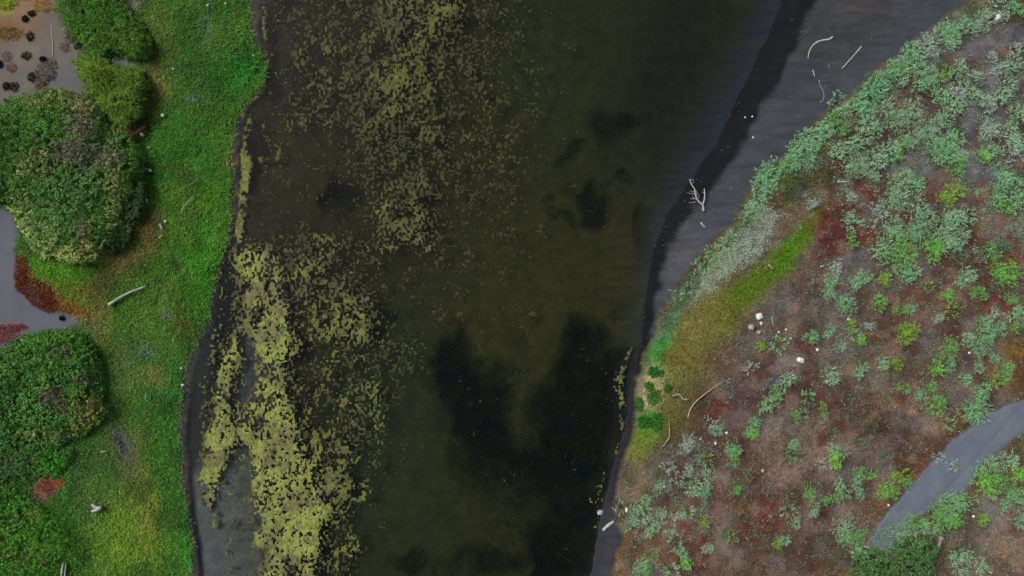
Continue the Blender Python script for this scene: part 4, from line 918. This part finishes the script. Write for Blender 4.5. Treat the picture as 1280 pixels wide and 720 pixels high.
wood("driftwood_stick", "hooked thin stick right of the largest pale boulder", [(964, 398), (966, 394), (965, 400), (967.5, 408)], .04, .04, M_WOOD, 10, 23)
wood("driftwood_branch", "long arched bare branch on the bank meadow edge", [(860, 522), (863, 512), (869, 503), (878, 495), (886, 489), (893, 484), (904, 477)], .08, .045, M_TANWOOD, 22, 24, arch=.15)
wood("driftwood_branch", "zigzag white twig on meadow left of the arched branch", [(841, 495), (848, 493), (851, 495), (854, 499), (861, 499)], .05, .05, M_WOOD, 14, 25, .2)
wood("driftwood_branch", "thin pale branch lying downward on meadow below the zigzag twig", [(836, 526), (837, 538), (836, 548), (832, 553), (829, 558)], .05, .04, M_TANWOOD, 14, 26, .2)
wood("driftwood_stick", "faint curled twig high on the meadow above zigzag twig", [(848, 459), (850, 463), (852, 466), (852, 470)], .035, .03, M_TANWOOD, 8, 27, .2)
wood("driftwood_log", "thick white split log on the dark lower shore", [(754, 663), (759, 658), (767, 652)], .19, .15, M_WOOD, 9, 28)
wood("driftwood_stick", "tiny brown stick pointing up from the thick shore log", [(765, 634), (770, 640)], .05, .04, M_TANWOOD, 6, 29)
wood("driftwood_stump", "grey tapered driftwood stump standing below the sandy track", [(1177, 671), (1174, 682), (1170.5, 692)], .24, .1, M_GREYWOOD, 10, 30)
wood("driftwood_stick", "pale twig across the lowest shrub of the brown slope", [(1046, 470), (1053, 465)], .04, .03, M_TANWOOD, 6, 31, .3)
# forked grey piece on the lower grass
fk, P, c = wood("driftwood_fork", "forked pale driftwood chunk lying on the lower bank grass", [(115, 630), (118, 633), (122, 635), (127, 635)], .1, .2, M_WOOD, 9, 32, .32)
v, f = ring_tube(np.array([[*wxy(x, y, .6), float(samp(HM, x, y)) + .3] for x, y in [(115.5, 639), (119, 637.5), (123, 636.5), (126.5, 635.5)]]) - c, [.07, .12, .13, .12], 7, .12, 33)
link("prong", mesh_poly("prong", v, f, M_WOOD), fk)
# dead tree on the beach
tr0 = gpt(879, 263, .05)
dt = thing("dead_tree", "forked bleached dead tree with bare twigs reaching into dark shallows", 'dead tree', tr0)
def limb(name, pts, r0, r1, parent, up, n=10, seed=0, sides=6):
    p2 = spline(pts, n); z = np.maximum(samp(HM, p2[:, 0], p2[:, 1]), -.02) + np.linspace(up[0], up[1], n)
    x, y = wxy(p2[:, 0], p2[:, 1], z); Pp = np.stack([x, y, z], -1) - np.array(tr0)
    v, f = ring_tube(Pp, np.linspace(r0, r1, n) * .7, sides, .1, seed)
    return link(name, mesh_poly(name, v, f, M_WOOD), parent)
limb("trunk", [(879.5, 264), (879, 259), (878.5, 256)], .13, .11, dt, (.08, .15), 6, 1)
br = limb("branch", [(878.5, 256), (874, 252.5), (871, 248), (869, 242), (868, 236), (864, 230), (862.5, 225)], .1, .05, dt, (.15, .4), 16, 2)
br2 = limb("branch", [(878.5, 256), (880.5, 250), (881, 242), (880.3, 236)], .09, .05, dt, (.15, .4), 10, 3)
for i, (b, pts) in enumerate([(br, [(870, 252), (866, 253), (861, 253)]), (br, [(870, 247), (865, 249), (863, 248)]), (br, [(869, 243), (864, 242), (859, 241)]), (br, [(869, 240), (865, 239.5), (862, 238)]), (br, [(872, 249), (874, 246), (873, 242)]),
        (br, [(863, 228), (866, 229), (868, 227)]), (br, [(862.5, 226), (862, 224.5), (866, 224.5), (867, 226)]), (br, [(868, 236), (871, 240), (871, 245)]), (br2, [(881, 242), (878, 240), (878.5, 241)]), (br, [(871, 250), (867, 247), (865, 245)])]):
    limb("twig", pts, .03, .015, b, (.3, .35), 7, 10 + i, 5)

def rock(name, label, px, py, rx, ry, h, mat, seed, ang=0, boxy=0.0, cat='rock', sub=2):
    import bmesh
    bm = bmesh.new(); bmesh.ops.create_icosphere(bm, subdivisions=sub, radius=1)
    for v in bm.verts:
        co = v.co.copy()
        if boxy:
            m = max(abs(co.x), abs(co.y), abs(co.z)); co = co.lerp(co / m * .86, boxy)
        k = 1 + .22 * mnoise.noise(co * 1.3 + Vector((seed * 3.1, 0, 0))) + .08 * mnoise.noise(co * 3.2 + Vector((0, seed, 0)))
        v.co = Vector((co.x * k * rx * S, co.y * k * ry * S, (co.z * k + .45) * h))
    me = bpy.data.meshes.new(name); bm.to_mesh(me); bm.free(); me.materials.append(mat)
    o = link(name, me, loc=gpt(px, py)); o.rotation_euler = (0, 0, math.radians(ang))
    if label:
        tag(o, label, cat)
    return o
rock("boulder", "largest pale squarish boulder beside the olive grass band", 948.5, 395.5, 4.6, 4.4, .24, M_WHITE, 1, 15, .7)
rock("boulder", "round grey-white boulder just below left of the largest one", 939, 409, 4.2, 3.9, .2, M_GREYROCK, 2, 0)
rock("boulder", "small white block touching the largest pale boulder", 951, 404, 1.9, 2.8, .14, M_WHITE, 3, 30, .7, sub=1)
rock("boulder", "yellowish low stone beneath the two pale boulders", 948.5, 415.5, 3.4, 2.8, .12, M_TANWOOD, 4)
bo = rock("boulder", "pale square boulder with a thin tail on bare grey soil", 1000, 450, 4.3, 3.6, .22, M_WHITE, 5, -25, .8)
v, f = ring_tube(np.array([[.1, -.02, .1], [.35, -.08, .09], [.5, -.1, .06]]), [.07, .05, .03], 6, .1, 3); link("splinter", mesh_poly("splinter", v, f, M_WOOD), bo)
rock("boulder", "lone white pointed boulder in the silvery belt at upper corner", 1245, 23, 3.6, 4.4, .3, M_WHITE, 6, 10)
rock("boulder", "grey round stone standing at the dark lower waterline", 750, 640, 4.2, 4, .24, M_GREYROCK, 7)
rock("boulder", "white upright stone near shore shrubs above the thick log", 783, 637, 2.2, 3.2, .2, M_WHITE, 8, 0, sub=1)
SM = [(189, 214, 2.6, "white stone on grass beside dark low bush"), (179, 169, 2.6, "white stone beneath the brown withered bush"), (205, 145, 2.2, "white stone in grass right of the lower thicket"), (261, 8, 1.8, "white stone at the top of the grassy bank"), (283, 5, 1.4, "slim white stone near bank top, closer to water"), (318, 70, 1.6, "tiny pale stone on the jutting grass lobe's top"),
      (208, 277, 1.7, "white stone right of the stick on brown grass edge"), (230, 481, 2.1, "pale orange stone on the muddy lower bank edge"), (228, 460, 1.4, "tiny pale stone just above the orange one on bank edge"), (218, 87, 1.3, "tiny pale stone on the grass cross trail"), (174, 182, 1.7, "dull pale stone below the stone under withered bush"), (188, 185, 1.5, "dull pale stone right of another below the withered bush"),
      (35, 421, 2.2, "pale stone on the top rim of the round green bush"), (1060, 399, 1.9, "white stone right of the yellow bare spot"), (1021, 437, 2.2, "white stone under the bluish shrub right of square boulder"), (1211, 441, 1.6, "white stone between the shrubs above the path"), (991, 469, 1.4, "tiny white stone below the square boulder"), (1113, 345, 1.5, "tiny white stone beneath the big round green shrub"), (1126, 334, 1.3, "tiny white stone on the big round green shrub's lower edge"),
      (1263, 264, 2.0, "grey-white stone in dark gap near the photo's right edge"), (1026, 333, 1.2, "tiny white stone beside small shrub on grey soil"), (908, 541, 1.8, "white stone left of the tall lone green shrub, upper"), (894, 554, 2.0, "white stone left of the tall lone green shrub, lower"), (830, 608, 1.8, "white stone amid ashen plants above the shore shrubs"), (973, 415, 1.5, "pale chip below the hooked thin stick, first of three"), (982, 412, 1.4, "pale chip right of the hooked thin stick, second of three"), (988, 423, 1.2, "pale chip nearest the bluish shrub, third of three"),
      (940, 146, 1.3, "small pale pebble on wet dark sand"), (941, 172, 1.4, "pale pebble just below another on beach sand"), (931, 147, 1.1, "tiny pebble at the inner rim of wet sand"), (953, 588, 2.4, "tan stone on the pinkish worn ground"), (1110, 631, 1.6, "white pebble at the track rim under bright shrub"), (1216, 645, 1.8, "pale stone right of the large track shrub"), (818, 180, 1.0, "lone fleck of stone near the beach waterline")]
for i, (x, y, r, lab) in enumerate(SM[:-1]):
    rock("stone", lab, x, y, r, r * (.8 + .4 * random.random()), r * S * .9, M_WHITE if i not in (10, 11, 30) else M_TANWOOD, 20 + i, random.uniform(0, 180), .3, 'stone', 1).location.z += (.12 if x < 330 else .03)

# pale floating flecks in the dark pool and along the shallows
fl = [(574, 474), (585, 487), (586, 505), (602, 501), (617, 501), (621, 499), (592, 544), (664, 578), (705, 569), (717, 578), (717, 588), (610, 592), (642, 594), (628, 603), (633, 605), (735, 406), (730, 438), (733, 450), (752, 462), (755, 469), (763, 500), (716, 519), (646, 650), (699, 692), (708, 684), (553, 548), (574, 555), (655, 312), (652, 368), (651, 469), (756, 281), (759, 269), (735, 262)]
b = []; d = []; cc = []
for (x, y) in fl:
    for k in range(2):
        X, Y = wxy(x + random.gauss(0, 1.3), y + random.gauss(0, 1.3), 0.01); b.append((X, Y, .012)); a = random.uniform(0, 6.28); d.append((math.cos(a), math.sin(a), .05)); cc.append(lin((92, 98, 76)) * random.uniform(.3, 1.1))
q = np.array(fl)
v, f, c = leaf_arrays(np.array(b), np.array(d), RNG.uniform(.08, .22, len(b)), RNG.uniform(.03, .07, len(b)), np.array(cc), .02, side=np.stack([-np.array(d)[:, 1], np.array(d)[:, 0], 0 * np.array(d)[:, 0]], -1))
link("floating_leaves", mk_mesh("floating_leaves", v, f, M_ALGAE, c), kind='stuff')

# ------------------------------------------------------------------ silver and green shrubs of the right bank
KC = {'s': ((134, 162, 128), (100, 136, 102)), 'm': ((124, 166, 124), (94, 142, 98)), 'g': ((108, 152, 86), (84, 126, 66)), 'y': ((124, 158, 62), (98, 126, 50)), 'b': ((112, 174, 76), (92, 148, 60)), 'p': ((150, 164, 148), (118, 134, 120)), 'd': ((88, 112, 84), (70, 92, 66))}
TONE = {'s': 'silvery green', 'm': 'mint green', 'g': 'green', 'y': 'yellowish green', 'b': 'bright green', 'p': 'ashen grey', 'd': 'dull green'}
def rosettes(n, rad, hgt, rr, kind, nleaf, gain=1.95, lf=(.075, .135), wd=(.02, .036), spread=1.0, ang0=None):
    """shoots arching from the crown of a shrub, each set with narrow leaves"""
    nl = max(2, int(n / 22)) if n > 30 else 1
    la = rr.uniform(0, 6.28, nl); lq = rad * .68 * np.sqrt(rr.random(nl)) * (nl > 1)
    lr = rad * (rr.uniform(.28, .56, nl) if nl > 1 else np.ones(1)); pick = rr.choice(nl, n, p=lr ** 2 / (lr ** 2).sum())
    a = rr.uniform(0, 6.28, n); q = np.sqrt(rr.random(n)) * (.7 + .6 * rr.random(n))
    bx = lq[pick] * np.cos(la[pick]) + lr[pick] * q * np.cos(a); by = lq[pick] * np.sin(la[pick]) + lr[pick] * q * np.sin(a)
    bz = hgt * (.35 + .65 * lr[pick] / lr.max()) * (1 - .6 * np.clip(q, 0, 1) ** 2) * rr.uniform(.4, 1, n)
    od = np.stack([np.cos(a) * (.35 + q), np.sin(a) * (.35 + q), np.full(n, .75)], -1) + .35 * rr.normal(size=(n, 3)); od /= np.linalg.norm(od, axis=1, keepdims=True)
    t = np.tile(np.linspace(0, 1, nleaf), n)[:, None]
    base = np.repeat(np.stack([bx, by, bz], -1), nleaf, 0) + np.repeat(od, nleaf, 0) * t * .22
    d = np.repeat(od, nleaf, 0) * .8 + rr.normal(size=(n * nleaf, 3)) * .62; d[:, 2] = np.abs(d[:, 2]) * .6
    c1, c2 = KC[kind]
    mixk = rr.random((n, 1)); c = lin(c1) * mixk + lin(c2) * (1 - mixk)
    col = jitter(np.repeat(c, nleaf, 0) * gain, amt=.32, hue=.06, rng=rr)
    return leaf_arrays(base, d, rr.uniform(*lf, n * nleaf), rr.uniform(*wd, n * nleaf), col, .15, rng=rr)

PROTO = {}
def proto(kind, size, var):
    key = (kind, size, var)
    if key in PROTO:
        return PROTO[key]
    rr = np.random.default_rng(hash(key) % 1000 + 17 if False else (ord(kind) * 31 + size * 7 + var * 101))
    rad = (.36, .68, 1.15)[size]; n = (26, 88, 220)[size]
    v, f, c = rosettes(n, rad, rad * .62, rr, kind, 8)
    fo = mk_mesh("foliage", v, f, M_LEAF, c)
    V = []; F = []
    for i in range((3, 5, 7)[size]):
        a = rr.uniform(0, 6.28); e = np.array([math.cos(a) * rad * .6, math.sin(a) * rad * .6, rad * .4])
        vv, ff = ring_tube(spline([(0, 0, -.03), e * .5 + np.array([0, 0, .12]), e], 5), np.linspace(.022, .008, 5), 5, .1, i)
        o = sum(len(x) for x in V); V.append(vv); F += [tuple(k + o for k in qq) for qq in ff]
    st = mesh_poly("stem", np.vstack(V), F, M_BARK)
    PROTO[key] = (fo, st, rad)
    return PROTO[key]

SH = """1037 368 9 s|1057 381 15 m|1099 383 11 g|1127 386 8 g|1139 388 8 m|1187 369 9 b|1191 388 7 y|1223 369 10 g|1263 371 9 g|1133 414 16 y|1172 397 8 p|1037 413 9 s|1016 425 11 m|1077 426 8 b|1070 418 6 s|1050 433 9 s|1063 406 9 y|1089 412 8 p|1105 453 10 s|1119 455 9 y|1079 462 9 m|1040 468 12 s|1129 482 10 g|1174 460 12 b|1192 456 9 m|1184 436 14 g|1160 486 11 g|1152 492 8 m|1162 506 6 g|1178 507 11 g|1172 512 7 b|1232 415 15 m|1230 432 14 m|1208 426 12 s|1228 400 11 s|1253 462 12 g|1250 478 11 g|1245 448 8 m|1206 473 9 m|1224 487 12 m|1219 515 17 m|1228 508 10 g|1188 530 5 m|1225 456 8 s|981 481 12 s|972 490 9 g|961 503 11 m|1010 497 6 m|1029 514 8 g|993 522 8 g|1005 517 5 s|947 530 10 m|943 543 9 b|952 430 8 y|973 430 7 m|940 458 7 p|1269 395 12 m|1256 409 9 m|1276 412 9 g|1249 392 8 p
994 558 8 s|993 569 7 g|1050 563 10 s|1049 575 11 b|1028 580 6 p|1014 612 11 g|1083 590 9 g|1073 598 8 m|1055 612 10 s|1051 620 8 g|1038 629 9 g|1018 636 9 s|1074 618 9 s|998 651 8 s|985 640 6 s|990 624 6 d|977 674 9 s|971 684 9 y|1111 614 13 b|1120 598 9 y|1136 607 9 g|1130 596 7 y|1058 664 14 s|1070 672 14 g|1076 688 12 s|1102 572 9 d|1191 583 6 p|1175 572 5 p|1172 646 18 g|1186 632 17 m|1160 656 14 s|1202 628 15 m|1131 665 13 s|1145 650 12 g|1190 650 14 b|1232 605 17 b|1240 584 15 s|1250 596 13 g|1263 612 13 g|1271 625 13 m|1275 648 12 s|1227 650 9 y|1205 700 16 s|1198 688 10 d|1232 713 11 s|1262 575 12 s|1276 592 9 b|1255 636 10 m
916 560 9 m|914 571 10 g|941 543 8 m|869 610 12 s|882 614 10 m|917 614 8 g|878 655 8 y|801 711 14 m|812 717 10 g|862 705 9 b|852 688 9 s|846 680 7 s|814 695 7 g|824 657 9 s|789 656 8 s|793 636 9 s|811 623 9 s|824 612 8 s|827 641 8 s|846 644 8 p|811 659 9 s|838 660 7 s|885 689 8 p|909 662 8 d|916 672 7 y|840 713 7 s|867 551 9 p|858 560 8 p|899 535 10 s|890 530 7 p|848 599 7 p|859 588 8 p|888 592 9 s|878 600 6 p|835 585 7 p|820 595 8 d|884 575 7 y|808 640 7 m|776 636 6 s|800 648 7 s|860 640 7 s
1000 195 14 m|960 218 13 m|953 232 12 m|1065 204 14 s|1052 192 11 s|1075 212 13 s|1085 218 9 s|1099 196 12 s|1065 268 8 s|1060 250 8 p|1099 260 9 p|1069 299 10 g|1126 238 16 s|1140 230 12 m|1115 248 13 s|1152 265 17 s|1113 286 13 s|1120 318 20 g|1108 308 12 s|1134 337 12 m|1130 300 11 g|1179 292 17 s|1192 300 14 s|1166 312 14 b|1176 310 9 g|1195 278 12 s|1147 289 14 m|1205 268 12 s|1197 240 12 y|1180 250 10 y|1248 236 15 m|1267 222 14 m|1256 252 12 g|1270 256 11 m|1184 200 18 m|1171 186 15 m|1196 208 13 g|1228 198 11 b|1245 190 12 s|1038 334 10 p|1079 353 13 m|1070 358 10 s|1105 353 9 y|1041 358 13 m|1256 339 16 b|1250 350 12 g|1211 341 11 s|1205 350 9 m|1219 363 8 g|1253 300 10 d|1246 312 9 g|1163 357 5 y|1198 322 6 d|1068 280 7 s|1012 250 8 p|1102 275 7 s|1236 160 11 s|1262 170 12 s|1215 120 11 s|1232 132 12 s|1255 110 12 s|1272 140 11 s|1120 150 14 s|1142 140 14 s|1135 172 13 s|1160 168 13 s|1178 150 14 s|1192 168 12 m|1110 130 12 s|1090 118 12 m|1160 98 13 s|1178 88 11 g|1190 110 12 s|1200 135 12 s|1175 120 12 m|1205 90 9 s|1148 105 11 m|1092 160 12 s|1075 172 11 s|1112 185 12 s|1130 188 11 g|1060 160 9 g|1085 140 11 m|1240 72 8 p|1265 78 11 s|1274 64 9 s|1252 88 10 p|1245 165 12 p|1270 190 11 s|1202 190 9 p|1220 100 9 p"""
shr = []
for it in SH.replace("\n", "|").split("|"):
    a = it.split(); shr.append((float(a[0]), float(a[1]), float(a[2]), a[3]))
rr = np.random.default_rng(21)
belt = spline([(1275, 4), (1232, 12), (1196, 26), (1174, 36), (1150, 54), (1126, 74), (1099, 90), (1078, 112), (1044, 137), (1018, 163), (992, 190), (964, 213)], 44)
for i, (x, y) in enumerate(belt):
    shr.append((x + rr.normal() * 4 + 4, y + rr.normal() * 4 + 5, rr.uniform(6, 12), rr.choice(list('mmmssgd'))))
belt2 = spline([(952, 232), (944, 250), (928, 272), (908, 298), (888, 318), (868, 340), (850, 366)], 17)
for x, y in belt2:
    shr.append((x + rr.normal() * 3 + 4, y + rr.normal() * 3 + 3, rr.uniform(5, 9), rr.choice(list('mmgsd'))))
belt3 = spline([(1262, 22), (1215, 32), (1188, 46), (1160, 64), (1128, 90)], 8)
for x, y in belt3:
    shr.append((x + rr.normal() * 3, y + rr.normal() * 3, rr.uniform(8, 11), 's'))

LM = [("hooked beach branch", 1020, 60), ("straight beach pole", 1065, 72), ("lone pointed boulder", 1245, 23), ("level white log", 1054, 227), ("olive band stick", 963, 333), ("largest pale boulder", 948, 395), ("square tailed boulder", 1000, 450), ("yellow bare spot", 1014, 392), ("arched bare branch", 878, 497), ("zigzag meadow twig", 850, 496), ("thin meadow branch", 835, 540), ("thick shore log", 760, 658),
      ("grey waterline stone", 750, 640), ("grey driftwood stump", 1174, 680), ("forked dead tree", 874, 245), ("red mat patch", 950, 650), ("large maroon mat", 1045, 290), ("orange saltwort mat", 1175, 238), ("dark brown mat", 1170, 332), ("scarlet edge mat", 1250, 383), ("blue-grey sand gap", 1225, 217), ("pale grey clearing", 1140, 205), ("upper sandy clearing", 1225, 60), ("grey soil hollow", 1070, 322), ("mustard grass patch", 1260, 462),
      ("trail fork", 1115, 505), ("dark olive mat", 1100, 540), ("dark rusty mat", 1130, 578), ("upper path bend", 1215, 560), ("track's narrow end", 1100, 672), ("pale corner clearing", 1245, 655), ("pinkish worn ground", 1020, 575), ("curved hollow", 1163, 402), ("yellow moss tuft", 1128, 88), ("maroon bare square", 1160, 118), ("white shore stone", 783, 637), ("bow-shaped beach twig", 1028, 118), ("beach under-tree stick", 879, 281), ("ashen plant bed", 850, 575), ("small white stone pair", 900, 547)]
ORD = ["nearest", "second nearest", "third nearest", "fourth nearest", "fifth nearest", "sixth nearest", "seventh nearest", "eighth nearest", "ninth nearest", "tenth nearest"] + [f"number {k} counting outward" for k in range(11, 40)]
DIRS = ["right of", "above right of", "above", "above left of", "left of", "below left of", "below", "below right of"]
grp = {}
shr = [(x, y, r, 'p' if (k in 'sm' and x > 1150 and y < 215 and (x * 7 + y * 3) % 10 < 4) else k) for x, y, r, k in shr]  # some upper-right shrubs recoloured ashen: pale haze put into their leaf colour
for i, (x, y, r, k) in enumerate(shr):
    j = min(range(len(LM)), key=lambda q: (LM[q][1] - x) ** 2 + (LM[q][2] - y) ** 2)
    dx, dy = x - LM[j][1], LM[j][2] - y
    dd = int(round(math.atan2(dy, dx) / (math.pi / 4))) % 8
    grp.setdefault((j, dd), []).append((math.hypot(dx, dy), i))
label_of = {}
for (j, dd), lst in grp.items():
    lst.sort()
    for n_, (dist, i) in enumerate(lst):
        x, y, r, k = shr[i]
        sz = 'small' if r < 8 else ('large' if r > 13 else 'medium')
        if len(lst) == 1:
            label_of[i] = f"{sz} {TONE[k]} shrub, only one {DIRS[dd]} the {LM[j][0]}"
        else:
            label_of[i] = f"{sz} {TONE[k]} shrub, {ORD[n_]} {DIRS[dd]} the {LM[j][0]}"
for i, (x, y, r, k) in enumerate(shr):
    size = 0 if r < 8 else (1 if r < 12.5 else 2)
    fo, st, rad = proto(k, size, i % 3)
    sc = r * S / rad * (1.22 if y < 345 else 1.08)
    z = float(samp(HM, x, y)); X, Y = wxy(x, y, z + .3)
    root = thing("shrub", label_of[i], 'shrub', (float(X), float(Y), z), 'shrubs on the dry bank')
    root.rotation_euler = (0, 0, random.uniform(0, 6.28)); root.scale = (sc * random.uniform(.8, 1.2), sc * random.uniform(.8, 1.2), sc)
    link("foliage", fo, root, kind='stuff'); link("stem", st, root)

# the countless little plants between the shrubs
def herb_mass(name, spec, seed):
    rr = np.random.default_rng(seed); VV = []; FF = []; CC = []; n0 = 0
    for (w, n, kind, box, gain) in spec:
        px = rr.uniform(box[0], box[1], n); py = rr.uniform(box[2], box[3], n)
        k = rr.random(n) < samp(w, px, py); px, py = px[k], py[k]
        m = len(px); z = samp(HM, px, py); x, y = wxy(px, py, z)
        per = 9
        base = np.repeat(np.stack([x, y, z + .08], -1), per, 0) + rr.normal(size=(m * per, 3)) * np.array([.1, .1, .04])
        th = rr.uniform(0, 6.28, m * per); d = np.stack([np.cos(th), np.sin(th), .25 + .5 * rr.random(m * per)], -1)
        c1, c2 = KC[kind]; mk = rr.random((m, 1)); col = jitter(np.repeat(lin(c1) * mk + lin(c2) * (1 - mk), per, 0) * gain, amt=.25, hue=.05, rng=rr)
        v, f, c = leaf_arrays(base, d, rr.uniform(.07, .13, m * per), rr.uniform(.02, .036, m * per), col, .15, rng=rr)
        VV.append(v); FF.append(f + n0); CC.append(c); n0 += len(v)
    return link(name, mk_mesh(name, np.vstack(VV), np.vstack(FF), M_LEAF, np.vstack(CC)), kind='stuff')
patchy = sstep(.44, .6, fbm(PX, PY, 16, 3, 7))
topR = wpoly([(1000, 200), (1095, 105), (1150, 80), (1290, 90), (1290, 330), (1200, 330), (1100, 320), (1050, 250)], 30)
wBelt = wpoly([(1290, -30), (1220, 0), (1145, 52), (1095, 92), (1040, 138), (990, 190), (945, 227), (905, 296), (850, 362), (872, 352), (950, 262), (1000, 225), (1060, 160), (1140, 95), (1200, 60), (1290, 34)], 16)
mid = wVR * (1 - wOlive) * (1 - wPath)
ashen = wpoly([(800, 600), (850, 545), (900, 540), (905, 580), (880, 660), (800, 690), (780, 650)], 30)
speck = wpoly([(945, 250), (975, 265), (950, 320), (905, 350), (870, 372), (880, 345), (915, 310)], 16)
herb_mass("low_sage", [
    (topR * patchy * (1 - .7 * sandR) * wVR, 8000, 's', (1000, 1300, 60, 340), 1.6), (wBelt * wVR * .8 * patchy, 7000, 'm', (830, 1300, -30, 370), 1.6), (wBelt * wVR * .7, 3500, 's', (830, 1300, -30, 370), 1.7),
    (mid * patchy * sstep(.5, .62, fbm(PX, PY, 30, 3, 2)), 5200, 's', (770, 1300, 330, 740), 1.4), (mid, 2600, 'p', (770, 1300, 60, 740), 1.4), (mid * sstep(.45, .6, rn2), 3000, 's', (770, 1300, 330, 740), 1.3), (ashen * patchy * wVR, 2600, 'p', (770, 920, 530, 700), 1.35),
    (speck * wVR, 6500, 'p', (850, 990, 240, 390), 2.0), (wpoly([(1085, 660), (1110, 650), (1150, 640), (1130, 690), (1090, 700)], 12), 700, 's', (1080, 1160, 630, 710), 1.4)], 31)
